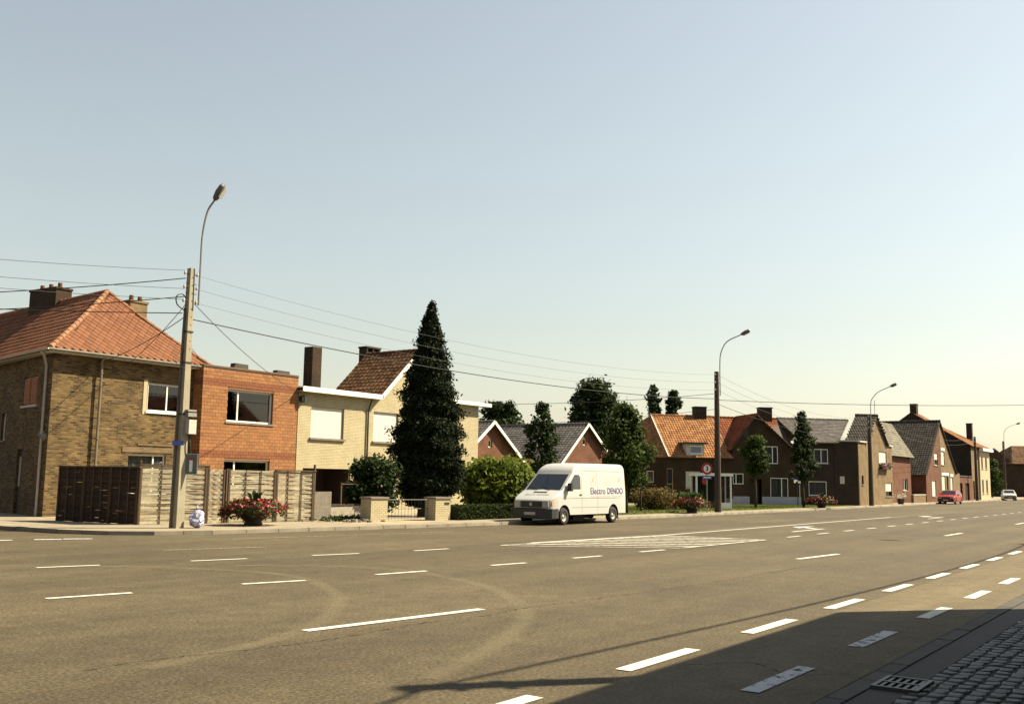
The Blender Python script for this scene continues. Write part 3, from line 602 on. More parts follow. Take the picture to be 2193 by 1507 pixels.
w = MB(); wall(w, (2.5, 11.5), (0, 0), [(0, 0), (11.8, 0), (11.8, 5.6), (0, 5.6)]); wall(w, (0, 0), (6, 0), [(0, 0), (6, 0), (6, 5.6), (3, 8.2), (0, 5.6)]); wall(w, (6, 0), (8, 11.5), [(0, 0), (11.7, 0), (11.7, 5.6), (0, 5.6)]); wall(w, (8, 11.5), (2.5, 11.5), [(0, 0), (5.5, 0), (5.5, 5.6), (2.75, 8.2), (0, 5.6)])
w.build('wall', 'brick_brown', h2); tiled_roof(h2, [((2.1, 11.8, 5.6), (-.4, 0, 5.6), (5.3, 11.8, 8.3), (2.9, 0, 8.3)), ((6.3, 0, 5.6), (8.4, 11.8, 5.6), (2.9, 0, 8.3), (5.3, 11.8, 8.3))], 'tile_orange', ridges=[((2.9, 0, 8.3), (5.3, 11.8, 8.3), 0)])
# ------------------------------------------------------------------ unfinished orange block house
h = thing('block_house', 'unfinished flat roofed house of orange hollow blocks between the brick and cream houses', 'house', (27.42, 36.0, 0))
W_, HT = 5.52, 6.5; holes = [(1.37, 4.0, 4.15, 5.6), (1.35, 3.95, 1.0, 2.45)]
w = MB(); wall(w, (0, 0), (W_, 0), [(0, 0), (W_, 0), (W_, HT - .02), (0, HT - .02)], holes, .2); wall(w, (W_, 0), (W_, 9), [(0, 0), (9, 0), (9, HT - .1), (0, HT - .1)]); wall(w, (W_, 9), (0, 9), [(0, 0), (W_, 0), (W_, HT - .1), (0, HT - .1)]); wall(w, (0, 9), (0, 0), [(0, 0), (9, 0), (9, HT - .02), (0, HT - .02)])
wl_ = w.build('wall', 'block_mortar', h)
bw_, bh_ = .30, .15; rest = MB(); cnt = 0; proto = {}
rows = int(HT / bh_)
cells = []
for r in range(rows - 1, -1, -1):
    z0 = r * bh_; z1 = z0 + bh_ - .012; x = -(bw_ / 2 if r % 2 else 0)
    while x < W_:
        a, b = max(0.0, x), min(W_, x + bw_) - .012
        segs = [(a, b)]
        for q in holes:
            if z1 > q[2] and z0 < q[3]:
                ns = []
                for s0, s1 in segs:
                    if s1 <= q[0] or s0 >= q[1]: ns.append((s0, s1))
                    else:
                        if s0 < q[0] - .03: ns.append((s0, q[0]))
                        if s1 > q[1] + .03: ns.append((q[1], s1))
                segs = ns
        for s0, s1 in segs:
            if s1 - s0 > .03: cells.append((s0, s1, z0, z1, r))
        x += bw_
for s0, s1, z0, z1, r in cells:
    L_b = round(s1 - s0, 2); mat = 'block_red' if r in (38, 39, 17, 18) else 'block_orange'
    if cnt < 300 and z0 > 3.0:
        key = (L_b, mat, random.randrange(2))
        if key not in proto:
            m = MB(); c = .006; yy = -.016 - .003 * key[2]
            m.box(0, L_b, yy, .0, 0, z1 - z0); proto[key] = m.build('brick', mat, wl_); o = proto[key]
        else: o = proto[key].copy(); C.objects.link(o)
        o.location = (s0, random.uniform(-.003, .002) - .001, z0); cnt += 1
    else: rest.cur = 1 if mat == 'block_red' else 0; rest.box(s0, s1, -.018, -.001, z0, z1)
for r in range(rows):
    y_ = .0
    while y_ < 8.9: rest.cur = 1 if r in (38, 39, 17, 18) else 0; rest.box(-.016, -.001, y_ + (.15 if r % 2 else 0), y_ + (.15 if r % 2 else 0) + .288, r * bh_, r * bh_ + .138); y_ += .30
tag(rest.build('bricks', ['block_orange', 'block_red'], wl_), kind='stuff')
win(h, (0, 0), (W_, 0), 1.37, 4.0, 4.15, 5.6, mull=(2.05,), recess=.12, sill='sill_stone', fw_=.075); win(h, (0, 0), (W_, 0), 1.35, 3.95, 1.0, 2.45, mull=(2.02,), recess=.12, sill='sill_stone', fw_=.075)
m = MB(); m.box(-.02, W_ + .0, -.03, 9, HT - .02, HT + .05); m.build('roof', 'roofing_felt', h)
m = MB(); m.box(0, W_, -.03, .25, HT + .052, HT + .085); m.build('parapet', 'block_orange', h)
for x0, n in ((1.7, 3), (4.2, 2)):
    for k in range(n): tag(MB().box(0, .8, 0, .3, 0, .07).build('roof_tile_stack', 'roofing_felt', None, loc=(27.42 + x0 + .03 * k, 36.05, HT + .086 + k * .075), rot=.05 * k), 'dark slab lying in a small pile on the block house parapet', 'slab', 'slabs left on the parapet')
# ------------------------------------------------------------------ cream brick house with the garage
h = thing('cream_house', 'cream brick house with white fascia, garage and steep brown tiled gable', 'house', (33.0, 36.0, 0))
W_ = 14.3; EZ = 5.85; GL, GA, GR, GZ = 5.5, 8.4, 11.3, 8.55
holes = [(.85, 3.1, 3.65, 5.18), (.45, 3.7, 0, 2.17), (4.95 + .3, 7.2, 3.65, 5.2), (9.6, 11.6, 3.65, 5.2), (9.6, 11.6, .9, 2.4)]
w = MB(); wall(w, (0, 0), (W_, 0), [(0, 0), (W_, 0), (W_, EZ + .2), (GR, EZ + .2), (GA, GZ), (GL, EZ), (0, EZ)], holes, .16)
wall(w, (W_, 0), (W_, 9), [(0, 0), (9, 0), (9, EZ), (0, EZ)]); wall(w, (W_, 9), (0, 9), [(0, 0), (W_, 0), (W_, EZ), (0, EZ)]); wall(w, (GR, 3.5), (GL, 3.5), [(0, EZ + .1), (GR - GL, EZ + .1), (GR - GA, GZ)]); wall(w, (0, 9), (0, 0), [(0, 0), (9, 0), (9, EZ), (0, EZ)])
w.build('wall', 'brick_cream', h)
win(h, (0, 0), (W_, 0), .85, 3.1, 3.65, 5.18, shutter='shutter_white', sill='sill_stone', frame='dark_wood', recess=.13, sill_over=.1); win(h, (0, 0), (W_, 0), 5.25, 7.2, 3.65, 5.2, shutter='shutter_white', frame='dark_wood', recess=.13, sill_over=.1)
win(h, (0, 0), (W_, 0), 9.6, 11.6, 3.65, 5.2, shutter='shutter_white', frame='dark_wood', recess=.13); win(h, (0, 0), (W_, 0), 9.6, 11.6, .9, 2.4, shutter='shutter_white', frame='dark_wood', recess=.13)
gd = MB(); gd.box(.3, 3.9, 1.9, 1.96, 0, 2.3)
for k in range(11): gd.box(.5 + k * .29, .52 + k * .29, 1.885, 1.9, .05, 2.1)
gd.build('garage_door', 'garage_brown', h); MB().box(.3, .45, .16, 1.9, 0, 2.3).build('garage_wall', 'garage_brown', h); MB().box(3.7, 3.85, .16, 1.9, 0, 2.3).build('garage_wall', 'garage_brown', h); MB().box(.3, 3.85, .17, 1.96, 2.31, 2.4).build('garage_ceiling', 'garage_brown', h)
fa = MB(); fa.box(-.1, GL + .02, -.42, -.36, EZ - .02, EZ + .22); fa.box(-.1, GL + .1, -.36, 9, EZ + .16, EZ + .2)
fa.box(GR - .02, W_ + .75, -.42, -.36, EZ + .22, EZ + .42); fa.box(GR, W_ + .75, -.36, 9, EZ + .36, EZ + .4)
for a, b in (((GL - .04, EZ - .02), (GA, GZ)), ((GR + .04, EZ + .18), (GA, GZ))):
    fa.face([(a[0], -.42, a[1]), (b[0], -.42, b[1]), (b[0], -.42, b[1] + .28), (a[0], -.42, a[1] + .26)]); fa.face([(a[0], -.36, a[1]), (a[0], -.36, a[1] + .26), (b[0], -.36, b[1] + .28), (b[0], -.36, b[1])]); fa.face([(a[0], -.42, a[1]), (a[0], -.36, a[1]), (b[0], -.36, b[1]), (b[0], -.42, b[1])])
fa.build('fascia', 'white_paint', h)
MB().box(-.1, GL, -.36, 0, EZ - .01, EZ + .02).build('soffit', 'white_old', h); MB().box(GR, W_ + .7, -.36, 0, EZ + .2, EZ + .22).build('soffit', 'white_old', h)
tiled_roof(h, [((GL - .0, 3.7, EZ + .16), (GL - .0, -.36, EZ + .16), (GA, 3.7, GZ + .2), (GA, -.36, GZ + .2)), ((GR + .1, -.36, EZ + .2), (GR + .1, 3.7, EZ + .2), (GA, -.36, GZ + .2), (GA, 3.7, GZ + .2))], 'tile_brown', .3, .3, ridges=[((GA, -.4, GZ + .2), (GA, 3.7, GZ + .2), 0)], wave=.06)
fr = MB(); fr.box(0, GL, 0, 9, EZ + .2, EZ + .24); fr.box(GL, GR, 3.5, 9, EZ + .2, EZ + .24); fr.box(GR, W_, 0, 9, EZ + .4, EZ + .43); fr.build('flat_roof', 'roofing_felt', h)
chimney(h, 1.85, 1.1, EZ + .2, 8.25, .62, .62, 'brick_brown', cap=False); chimney(h, 9.0, 4.0, 6.0, 9.25, 1.15, .6, 'brick_dark', slots=True)
m = MB(); m.tube([(4.78, -.07, 0), (4.78, -.07, 5.2), (4.78, -.3, 5.8)], .045, 8); m.build('downpipe', 'dark_metal', h)
m = MB(); m.box(.02, .3, -.25, -.0, 5.35, 5.6).tube([(.16, -.2, 5.3), (.16, -.2, 5.65)], .1, 10); m.build('wall_lamp', 'dark_metal', h)
# ------------------------------------------------------------------ red house with two gables behind the van
h = thing('twin_gable_house', 'red brick house with two white edged gables and grey roofs behind the van', 'house', (50.6, 40, 0))
G1, G2 = (0, 3.3, 6.6), (12.0, 15.6, 18.2)
w = MB(); wall(w, (0, 0), (18.2, 0), [(0, 0), (18.2, 0), (18.2, 4.3), (G2[1], 6.05), (G2[0], 3.25), (G1[2], 3.25), (G1[1], 5.55), (0, 3.25)], [(1.9, 4.8, 1.0, 2.85), (13.9, 15.7, 1.3, 3.1), (3.1, 3.55, 3.9, 4.4), (15.3, 15.85, 4.5, 5.0)])
wall(w, (18.2, 0), (18.2, 10), [(0, 0), (10, 0), (10, 4.3), (0, 4.3)]); wall(w, (18.2, 10), (0, 10), [(0, 0), (18.2, 0), (18.2, 3.25), (0, 3.25)]); wall(w, (0, 10), (0, 0), [(0, 0), (10, 0), (10, 3.25), (0, 3.25)])
w.build('wall', 'brick_red', h)
win(h, (0, 0), (18.2, 0), 1.9, 4.8, 1.0, 2.85, mull=(2.6, 4.1), curtain=('curtain', True)); win(h, (0, 0), (18.2, 0), 13.9, 15.7, 1.3, 3.1, mull=(14.9,), curtain=('curtain', True))
win(h, (0, 0), (18.2, 0), 3.1, 3.55, 3.9, 4.4, sill=None, name='attic_window'); win(h, (0, 0), (18.2, 0), 15.3, 15.85, 4.5, 5.0, sill=None, name='attic_window')
Y0 = -.35
tiled_roof(h, [((-.3, 10, 3.05), (-.3, Y0, 3.05), (3.3, 10, 5.62), (3.3, Y0, 5.62)), ((6.9, Y0, 3.05), (6.9, 10, 3.05), (3.3, Y0, 5.62), (3.3, 10, 5.62)), ((11.7, 10, 3.05), (11.7, Y0, 3.05), (15.6, 10, 6.13), (15.6, Y0, 6.13)), ((18.4, Y0, 4.2), (18.4, 10, 4.2), (15.6, Y0, 6.13), (15.6, 10, 6.13))], 'tile_grey', .3, .3, ridges=[((3.3, Y0, 5.62), (3.3, 10, 5.62), 0), ((15.6, Y0, 6.13), (15.6, 10, 6.13), 0)])
tiled_roof(h, [((6.7, 3.4, 3.2), (12, 3.4, 3.2), (6.0, 6.5, 5.5), (13.2, 6.5, 5.5))], 'tile_grey', .3, .3, name='middle_roof')
for a, b in (((-.3, 2.98), (3.3, 5.6)), ((6.9, 2.98), (3.3, 5.6)), ((11.7, 2.98), (15.6, 6.1)), ((18.4, 4.12), (15.6, 6.1))):
    MB().beam((a[0], Y0 - .03, a[1]), (b[0], Y0 - .03, b[1]), .05, .2).build('barge_board', 'white_paint', h)
hb = thing('back_house', 'red tiled house showing only its roof and mast behind the cream house', 'house', (57.0, 50, 0))
w = MB(); wall(w, (0, 0), (7, 0), [(0, 0), (7, 0), (7, 6.9), (0, 6.9)]); wall(w, (7, 0), (7, 8), [(0, 0), (8, 0), (8, 6.9), (4, 9.9), (0, 6.9)]); wall(w, (7, 8), (0, 8), [(0, 0), (7, 0), (7, 6.9), (0, 6.9)]); wall(w, (0, 8), (0, 0), [(0, 0), (8, 0), (8, 6.9), (4, 9.9), (0, 6.9)]); w.build('wall', 'brick_brown', hb)
tiled_roof(hb, [((0, -.3, 6.8), (7, -.3, 6.8), (0, 4, 10.0), (7, 4, 10.0)), ((7, 8.3, 6.8), (0, 8.3, 6.8), (7, 4, 10.0), (0, 4, 10.0))], 'tile_red'); chimney(hb, 5.6, 4, 9.3, 11.0, .5, .5, 'brick_brown')
# ------------------------------------------------------------------ terrace facing the square
TA = math.radians(-44); TO = (77.31, 30.43, 0)
t1 = thing('terrace_house', 'brown brick terrace house with orange tiled roof and small white dormer', 'house', TO, TA)
S0, S1 = -8.3, -2.35; EZ, RZ, RY = 3.75, 7.1, 4.1
w = MB(); wall(w, (S0, 0), (S1, 0), [(0, 0), (S1 - S0, 0), (S1 - S0, EZ), (0, EZ)], [(.0 + .06, .62, .35, 2.8), (1.7, 3.05, 1.28, 2.6)]); wall(w, (S0 - 4.2, 5), (S0, 0), [(0, 0), (6.53, 0), (6.53, EZ - .1), (0, EZ - .1)], [(4.6, 5.3, 1.7, 2.6)]); wall(w, (S0 - 4.2, 9), (S0 - 4.2, 5), [(0, 0), (4, 0), (4, EZ - .1), (0, EZ - .1)]); wall(w, (S1, 9), (S0 - 4.2, 9), [(0, 0), (S1 - S0 + 4.2, 0), (S1 - S0 + 4.2, EZ - .1), (0, EZ - .1)])
w.build('wall', 'brick_brown', t1)
MB().box(S0 - .02, S1, -.03, -.002, 0, .55).build('plinth', 'plinth_blue', t1)
win(t1, (S0, 0), (S1, 0), .06, .62, .35, 2.8, cross=(1.6,), frame='beige_paint', sill=None, name='door', curtain=('curtain', False)); win(t1, (S0, 0), (S1, 0), 1.7, 3.05, 1.28, 2.6, shutter='white_old', frame='white_old', recess=.06); win(t1, (S0 - 4.2, 5), (S0, 0), 4.6, 5.3, 1.7, 2.6, sill=None, recess=.03, curtain=('curtain', False))
rt = tiled_roof(t1, [((S0 + .1, -.3, EZ - .1), (S1, -.3, EZ - .1), (S0 + .1, RY, RZ + .05), (S1, RY, RZ + .05)), ((S1, 9, EZ - .1), (S0 - 4.4, 9.2, EZ - .1), (S1, RY, RZ + .05), (S0 + .1, RY, RZ + .05)), ((S0 - 4.6, 5.0, EZ - .12), (S0 + .1, -.35, EZ - .12), (S0 + .09, RY + .01, RZ + .04), (S0 + .1, RY, RZ + .04)), ((S0 - 4.6, 9.2, EZ - .12), (S0 - 4.6, 5.0, EZ - .12), (S0 + .09, RY + .02, RZ + .04), (S0 + .1, RY, RZ + .04))], 'tile_orange', .24, .32, ridges=[((S0 + .1, RY, RZ + .06), (S1, RY, RZ + .06), 0)])
MB().beam((S0 + .1, -.33, EZ - .04), (S0 + .1, RY, RZ + .12), .1, .06).build('verge', 'white_old', rt)
dm_ = MB(); dm_.box(-6.55, -4.95, -.12, 2.0, 3.8, 4.72); dm = dm_.build('dormer', 'white_old', t1); MB().box(-6.8, -4.72, -.4, 2.2, 4.72, 4.86).build('dormer_roof', 'roofing_felt', dm); MB().box(-6.15, -5.25, -.14, -.121, 4.02, 4.5).build('pane', 'curtain_blue', dm); MB().box(-6.25, -5.15, -.16, -.121, 3.93, 4.01).box(-6.25, -5.15, -.16, -.121, 4.51, 4.59).build('frame', 'white_paint', dm)
chimney(t1, -3.6, RY, 6.6, 7.95, 1.1, .7, 'brick_dark')
t2 = thing('terrace_house', 'brown brick terrace house with red tiled roof and broad dark gable', 'house', TO, TA)
S0, S1 = -2.35, 3.9
w = MB(); holes = [(2.44, 4.2, 3.3, 4.68), (3.45, 5.1, .42, 2.2), (1.5, 2.65, 0, 2.1), (-.95 - S0 - 2.45 + .0 + .0 + 1.05 - .65 + .3, .0 + 1.2, 1.66, 2.5)]
holes[3] = (.02, 1.0, 1.66, 2.5)
GX = -.3 - S0 + 0.15
wall(w, (S0, 0), (S1, 0), [(0, 0), (6.25, 0), (6.25, 3.6), (5.5, 4.45), (GX + .35, 7.0), (GX - .25, 7.0), (0, 4.5)], holes); wall(w, (S1, 9), (S0, 9), [(0, 0), (6.25, 0), (6.25, 3.75), (0, 3.75)]); wall(w, (S1, 0), (S1, 9), [(0, 0), (9, 0), (9, EZ), (4.1, 6.9), (0, EZ)])
w.build('wall', 'brick_brown', t2)
MB().box(S0, S0 + 1.5, -.03, -.002, 0, .72).box(S0 + 2.65, S1, -.03, -.002, 0, .72).build('plinth', 'plinth_blue', t2)
win(t2, (S0, 0), (S1, 0), *holes[0], mull=(2.95, 3.7), curtain=('curtain_blue', False), recess=.03, sill=None); win(t2, (S0, 0), (S1, 0), *holes[1], mull=(4.5,), curtain=('curtain', True), recess=.03, sill=None)
win(t2, (S0, 0), (S1, 0), *holes[3], mull=(.32,), curtain=('curtain', True), recess=.03, sill=None)
MB().box(S0 + 1.5, S0 + 2.65, .5, .56, 0, 2.1).build('door', 'dark_wood', t2)
m = MB(); m.box(1.0, 1.5, .0, .02, 5.3, 6.0); m.build('attic_louvre', 'dark_wood', t2, loc=(S0, -.03, 0))
tiled_roof(t2, [((S0, -.3, EZ - .1), (S0 + .1, -.3, EZ - .1), (S0, RY, RZ), (S0 + 2.3, RY, RZ)), ((S0 + 5.9, -.25, 4.0), (S1, -.3, EZ - .1), (S0 + 2.7, RY, RZ), (S1, RY, RZ)), ((S1, 9, EZ - .1), (S0, 9, EZ - .1), (S1, RY, RZ), (S0, RY, RZ))], 'tile_red', .24, .32, ridges=[((S0, RY, RZ + .02), (S1, RY, RZ + .02), 0)])
gx = S0 + GX
tiled_roof(t2, [((S0 - .25, RY + .3, 4.3), (S0 - .25, -.25, 4.3), (gx, RY + .3, 7.15), (gx, -.25, 7.15)), ((S0 + 5.9, -.25, 4.2), (S0 + 5.9, RY + .3, 4.2), (gx, -.25, 7.15), (gx, RY + .3, 7.15))], 'tile_red', .24, .32, name='gable_roof', ridges=[((gx, -.25, 7.15), (gx, RY, 7.15), 0)])
chimney(t2, 2.7, RY, 6.6, 8.05, 1.15, .7, 'brick_dark')
m = MB(); m.tube([(S1 - .15, -.08, 0), (S1 - .15, -.08, 3.6)], .045, 8); m.build('downpipe', 'white_old', t2)
t3 = thing('terrace_house', 'dark brick terrace house with mottled grey tiled roof behind a small tree', 'house', TO, TA)
S0, S1 = 3.9, 7.2
w = MB(); wall(w, (S0, 0), (S1, 0), [(0, 0), (3.3, 0), (3.3, 5.1), (0, 5.1)], [(1.3, 2.65, 3.4, 4.55), (.75, 2.45, .85, 1.98)]); w.build('wall', 'brick_dark', t3); w = MB(); wall(w, (S1, 9), (S0, 9), [(0, 0), (3.3, 0), (3.3, 5.1), (0, 5.1)]); w.build('back_wall', 'brick_dark', t3)
win(t3, (S0, 0), (S1, 0), 1.3, 2.65, 3.4, 4.55, mull=(2.0,), curtain=('curtain_blue', False), recess=.03); win(t3, (S0, 0), (S1, 0), .75, 2.45, .85, 1.98, curtain=('curtain_blue', True), recess=.03)
tiled_roof(t3, [((S0, -.25, 5.05), (S1 + .2, -.25, 5.05), (S0, RY, 7.15), (11.0, RY, 7.15)), ((S1, 9, 5), (S0, 9, 5), (S1, RY, 7.15), (S0, RY, 7.15))], 'tile_grey', .24, .32, ridges=[((S0, RY, 7.17), (11.0, RY, 7.17), 0)]); gutter(t3, (S0, -.33, 5.05), (S1, -.33, 5.05), 'pipe_zinc')
for t_ in (t1, t2, t3): t_.scale = (.935, 1, 1.02)
# end of terrace, gable on the main road
e = thing('end_terrace_house', 'tan brick end house with steep gable and flower box facing the main road', 'house', (83.6, 24.35, 0))
d37 = V((-math.cos(TA), -math.sin(TA), 0)); back = 2.1
PA, PB = (0, 0), (10.5, 0); PC = (10.5 + d37.x * back, d37.y * back); PD = (d37.x * back, d37.y * back)
w = MB(); holes = [(.95, 1.5, 1.82, 2.55), (6.3, 8.7, 3.65, 4.72), (8.1, 10.2, .82, 2.0)]
wall(w, PA, PB, [(0, 0), (10.5, 0), (10.5, 5.25), (8.8, 5.4), (5.5, 7.65), (2.6, 5.3), (0, 5.3)], holes); wall(w, PD, PA, [(0, 0), (back, 0), (back, 5.3), (0, 5.3)], []); wall(w, PB, (10.5 + d37.x * 9, d37.y * 9), [(0, 0), (9, 0), (9, 5.25), (0, 5.25)])
w.build('wall', 'brick_tan', e)
MB().box(0, back - 0.0, -.02, -.003, .0, 5.28).build('painted_shade', 'brick_dark', e, loc=(*PD, 0), rot=math.atan2(-PD[1], -PD[0]))  # darker brick sheet paints the shade onto this face of the tan wall
win(e, PA, PB, .95, 1.5, 1.82, 2.55, frame='dark_wood'); win(e, PA, PB, 6.3, 8.7, 3.65, 4.72, frame='dark_wood', shutter='shutter_white'); win(e, PA, PB, 8.1, 10.2, .82, 2.0, frame='dark_wood', shutter='shutter_white', shut_to=1.25, curtain=('curtain', False))
MB().box(.45, .85, -.04, -.022, 1.85, 2.45).build('wall_notice', 'white_old', e, loc=(*PD, 0), rot=math.atan2(-PD[1], -PD[0]))
def K(x, z, b=0): return (x + d37.x * b, d37.y * b - .2, z)
tiled_roof(e, [(K(2.5, 5.3, back), K(2.5, 5.3), K(5.5, 7.75, back), K(5.5, 7.75)), (K(9.0, 5.3), K(9.0, 5.3, back), K(5.5, 7.75), K(5.5, 7.75, back))], 'tile_black', .24, .32, ridges=[(K(5.5, 7.78), K(5.5, 7.78, back), 0)])
MB().prism([(-.1, -.12), (2.6, -.12), (2.6 + d37.x * 1.6, d37.y * 1.6), (-.1 + d37.x * 1.6, d37.y * 1.6)], 5.3, 5.42).build('flat_roof', 'white_old', e); MB().prism([(8.9, -.12), (10.7, -.12), (10.6 + d37.x * 6, d37.y * 6), (8.9 + d37.x * 6, d37.y * 6)], 5.26, 5.36).build('flat_roof', 'white_old', e)
fb = thing('flower_box', 'pink flowering window box under the upper shutter of the tan end house', 'flower box', (91.1, 24.15, 3.18)); MB().box(-1.3, 1.3, -.12, .16, 0, .22).build('trough', 'dark_wood', fb)
P_ = np.random.uniform((-1.4, -.3, .05), (1.4, .15, .55), (500, 3)); leaves_mesh('flowers', P_[:300], np.random.normal(size=(300, 3)), .06, 'petal_pink', fb); leaves_mesh('foliage', P_[300:], np.random.normal(size=(200, 3)), .07, 'leaf_mid', fb)
# mid house with pale slab roof, red gable house, further houses
hm_ = thing('slab_roof_house', 'house with pale grey slab roof and red brick wall between two gabled houses', 'house', (96.5, 25.9, 0))
w = MB(); wall(w, (0, 0), (10.6, 0), [(0, 0), (10.6, 0), (10.6, 4.7), (0, 4.7)], [(7.4, 9.2, 1.3, 2.5)]); wall(w, (10.6, 0), (10.6, 4.2), [(0, 0), (4.2, 0), (4.2, 4.7), (1.8, 8.0), (0, 4.7)]); wall(w, (0, 4.2), (0, 0), [(0, 0), (4.2, 0), (4.2, 4.7), (2.4, 8.0), (0, 4.7)]); w.build('wall', 'brick_red', hm_)
win(hm_, (0, 0), (10.6, 0), 7.4, 9.2, 1.3, 2.5, mull=(8.3,), shutter=None)
tiled_roof(hm_, [((-1.2, -.35, 4.6), (10.9, -.35, 4.6), (-1.2, 1.8, 8.1), (10.9, 1.8, 8.1)), ((10.9, 4.3, 4.7), (-.2, 4.3, 4.7), (10.9, 1.8, 8.1), (-.2, 1.8, 8.1))], 'slab_grey', .5, .3, wave=.012)
m = MB(); m.tube([(5.5, 2, 7.6), (5.5, 2, 10.2)], .025, 6).tube([(5.0, 2, 10), (6.0, 2, 10)], .015, 6).tube([(5.15, 2, 9.7), (5.85, 2, 9.7)], .015, 6); m.build('antenna', 'galvanised', hm_)
rh = thing('red_gable_house', 'steep gabled house of red and yellow brick under black tiles on the main road', 'house', (109.6, 25, 0))
w = MB(); holes = [(2.5, 4.2, .7, 2.35), (3.9, 5.6, 4.0, 5.3)]
wall(w, (0, 0), (6.6, 0), [(0, 0), (6.6, 0), (6.6, 8.7), (0, 3.1)], holes); w.build('wall', 'brick_red', rh)
w = MB(); holes2 = [(.55, 2.1, 4.1, 5.6), (.5, 2.1, .85, 2.9), (2.7, 3.6, .1, 2.9), (4.7, 5.9, 1.1, 2.8)]
wall(w, (6.6, -.02), (14.1, -.02), [(0, 0), (9.6, 0), (9.6, 3.2), (7.5, 3.4), (0, 8.7)], holes2); w.build('yellow_wall', 'brick_tan', rh)
w = MB(); wall(w, (0, 9), (0, 0), [(0, 0), (9, 0), (9, 3.1), (0, 3.1)]); w.build('side_wall', 'brick_red', rh); w = MB(); wall(w, (16.2, 0), (16.2, 9), [(0, 0), (9, 0), (9, 3.2), (0, 3.2)]); w.build('side_wall', 'brick_red', rh)
win(rh, (0, 0), (6.6, 0), *holes[0], shutter='shutter_white', frame='dark_wood'); win(rh, (0, 0), (6.6, 0), *holes[1], shutter='shutter_white', shut_to=4.6, frame='white_paint')
for k, q in enumerate(holes2):
    if k == 2: MB().box(6.6 + q[0], 6.6 + q[1], .1, .16, q[2], q[3]).build('door', 'dark_wood', rh)
    else: win(rh, (6.6, -.02), (14.1, -.02), *q, shutter='shutter_white', frame='dark_wood')
for q in ((7.0, 9.0, .1, .8), (7.0, 10.3, 2.95, 3.25), (11.2, 12.6, 2.85, 3.15), (7.05, 8.8, 5.65, 5.95)): MB().box(q[0], q[1], -.06, -.025, q[2], q[3]).build('white_trim', 'white_paint', rh)
tiled_roof(rh, [((-.4, 9, 2.9), (-.4, -.2, 2.9), (6.6, 9, 8.85), (6.6, -.2, 8.85)), ((14.3, -.2, 3.2), (14.3, 9, 3.2), (6.6, -.2, 8.85), (6.6, 9, 8.85))], 'tile_black', .26, .33, ridges=[((6.6, -.2, 8.87), (6.6, 9, 8.87), 0)])
MB().box(14.1, 16.3, 0, 9, 3.2, 3.3).build('annex_roof', 'roofing_felt', rh)
gw = thing('garden_wall', 'low tan brick garden wall with stone cap before the red gable house', 'wall', (104.2, 25.0, .1)); MB().box(0, 5.0, 0, .25, 0, .75).build('wall', 'brick_tan', gw); MB().box(-.04, 5.04, -.04, .29, .75, .83).build('cap', 'white_old', gw)
ga = thing('garage_row', 'low red brick garages with dark doors beside the tall dark wall', 'garage', (125.9, 25.4, 0))
w = MB(); wall(w, (0, 0), (9.4, 0), [(0, 0), (9.4, 0), (9.4, 2.95), (0, 2.95)], [(1.2, 3.4, 0, 2.2), (5.0, 7.4, 0, 2.2)]); wall(w, (9.4, 0), (9.4, 6), [(0, 0), (6, 0), (6, 2.95), (0, 2.95)]); w.build('wall', 'brick_red', ga); MB().box(-.05, 9.5, -.08, 6, 2.95, 3.08).build('roof', 'roofing_felt', ga)
for x in (1.2, 5.0): MB().box(x, x + 2.3, .2, .26, 0, 2.2).build('door', 'garage_brown', ga)
dh = thing('dark_gable_house', 'tall house with blank dark brick gable wall and orange tiled roof', 'house', (136.2, 25.6, 0))
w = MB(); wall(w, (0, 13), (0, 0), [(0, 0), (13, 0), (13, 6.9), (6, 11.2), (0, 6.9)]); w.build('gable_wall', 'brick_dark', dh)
w = MB(); wall(w, (0, 0), (4.2, 0), [(0, 0), (4.2, 0), (4.2, 6.9), (0, 6.9)], [(.5, 1.5, .2, 2.5), (2.4, 3.5, .8, 2.5)]); wall(w, (4.2, 0), (4.2, 13), [(0, 0), (13, 0), (13, 6.9), (7, 11.2), (0, 6.9)]); w.build('wall', 'brick_tan', dh)
win(dh, (0, 0), (4.2, 0), 2.4, 3.5, .8, 2.5, frame='dark_wood'); MB().box(.5, 1.5, .15, .2, .1, 2.5).build('door', 'garage_brown', dh)
tiled_roof(dh, [((-.2, -.3, 6.8), (4.3, -.3, 6.8), (-.2, 7, 11.3), (4.3, 7, 11.3)), ((4.3, 13.3, 6.8), (-.2, 13.3, 6.8), (4.3, 7, 11.3), (-.2, 7, 11.3))], 'tile_orange', .26, .33); chimney(dh, .6, 6.8, 10.6, 12.4, 1.0, .8, 'brick_dark')
wh = thing('white_house', 'pale two storey house with white cornice and tall windows past the dark gable', 'house', (140.5, 25.4, 0))
w = MB(); hs_ = [(.9, 2.0, 4.1, 5.7), (3.6, 4.8, 4.1, 5.7), (.9, 2.0, .9, 2.7), (3.6, 4.8, .9, 2.7)]
wall(w, (0, 0), (6.6, 0), [(0, 0), (6.6, 0), (6.6, 6.4), (0, 6.4)], hs_); wall(w, (6.6, 0), (6.6, 10), [(0, 0), (10, 0), (10, 6.4), (5, 9.4), (0, 6.4)]); wall(w, (0, 10), (0, 0), [(0, 0), (10, 0), (10, 6.4), (5, 9.4), (0, 6.4)]); w.build('wall', 'beige_paint', wh)
for q in hs_: win(wh, (0, 0), (6.6, 0), *q, frame='white_paint', curtain=('curtain', False))
MB().box(-.1, 6.9, -.5, -.0, 6.4, 6.75).build('cornice', 'white_paint', wh)
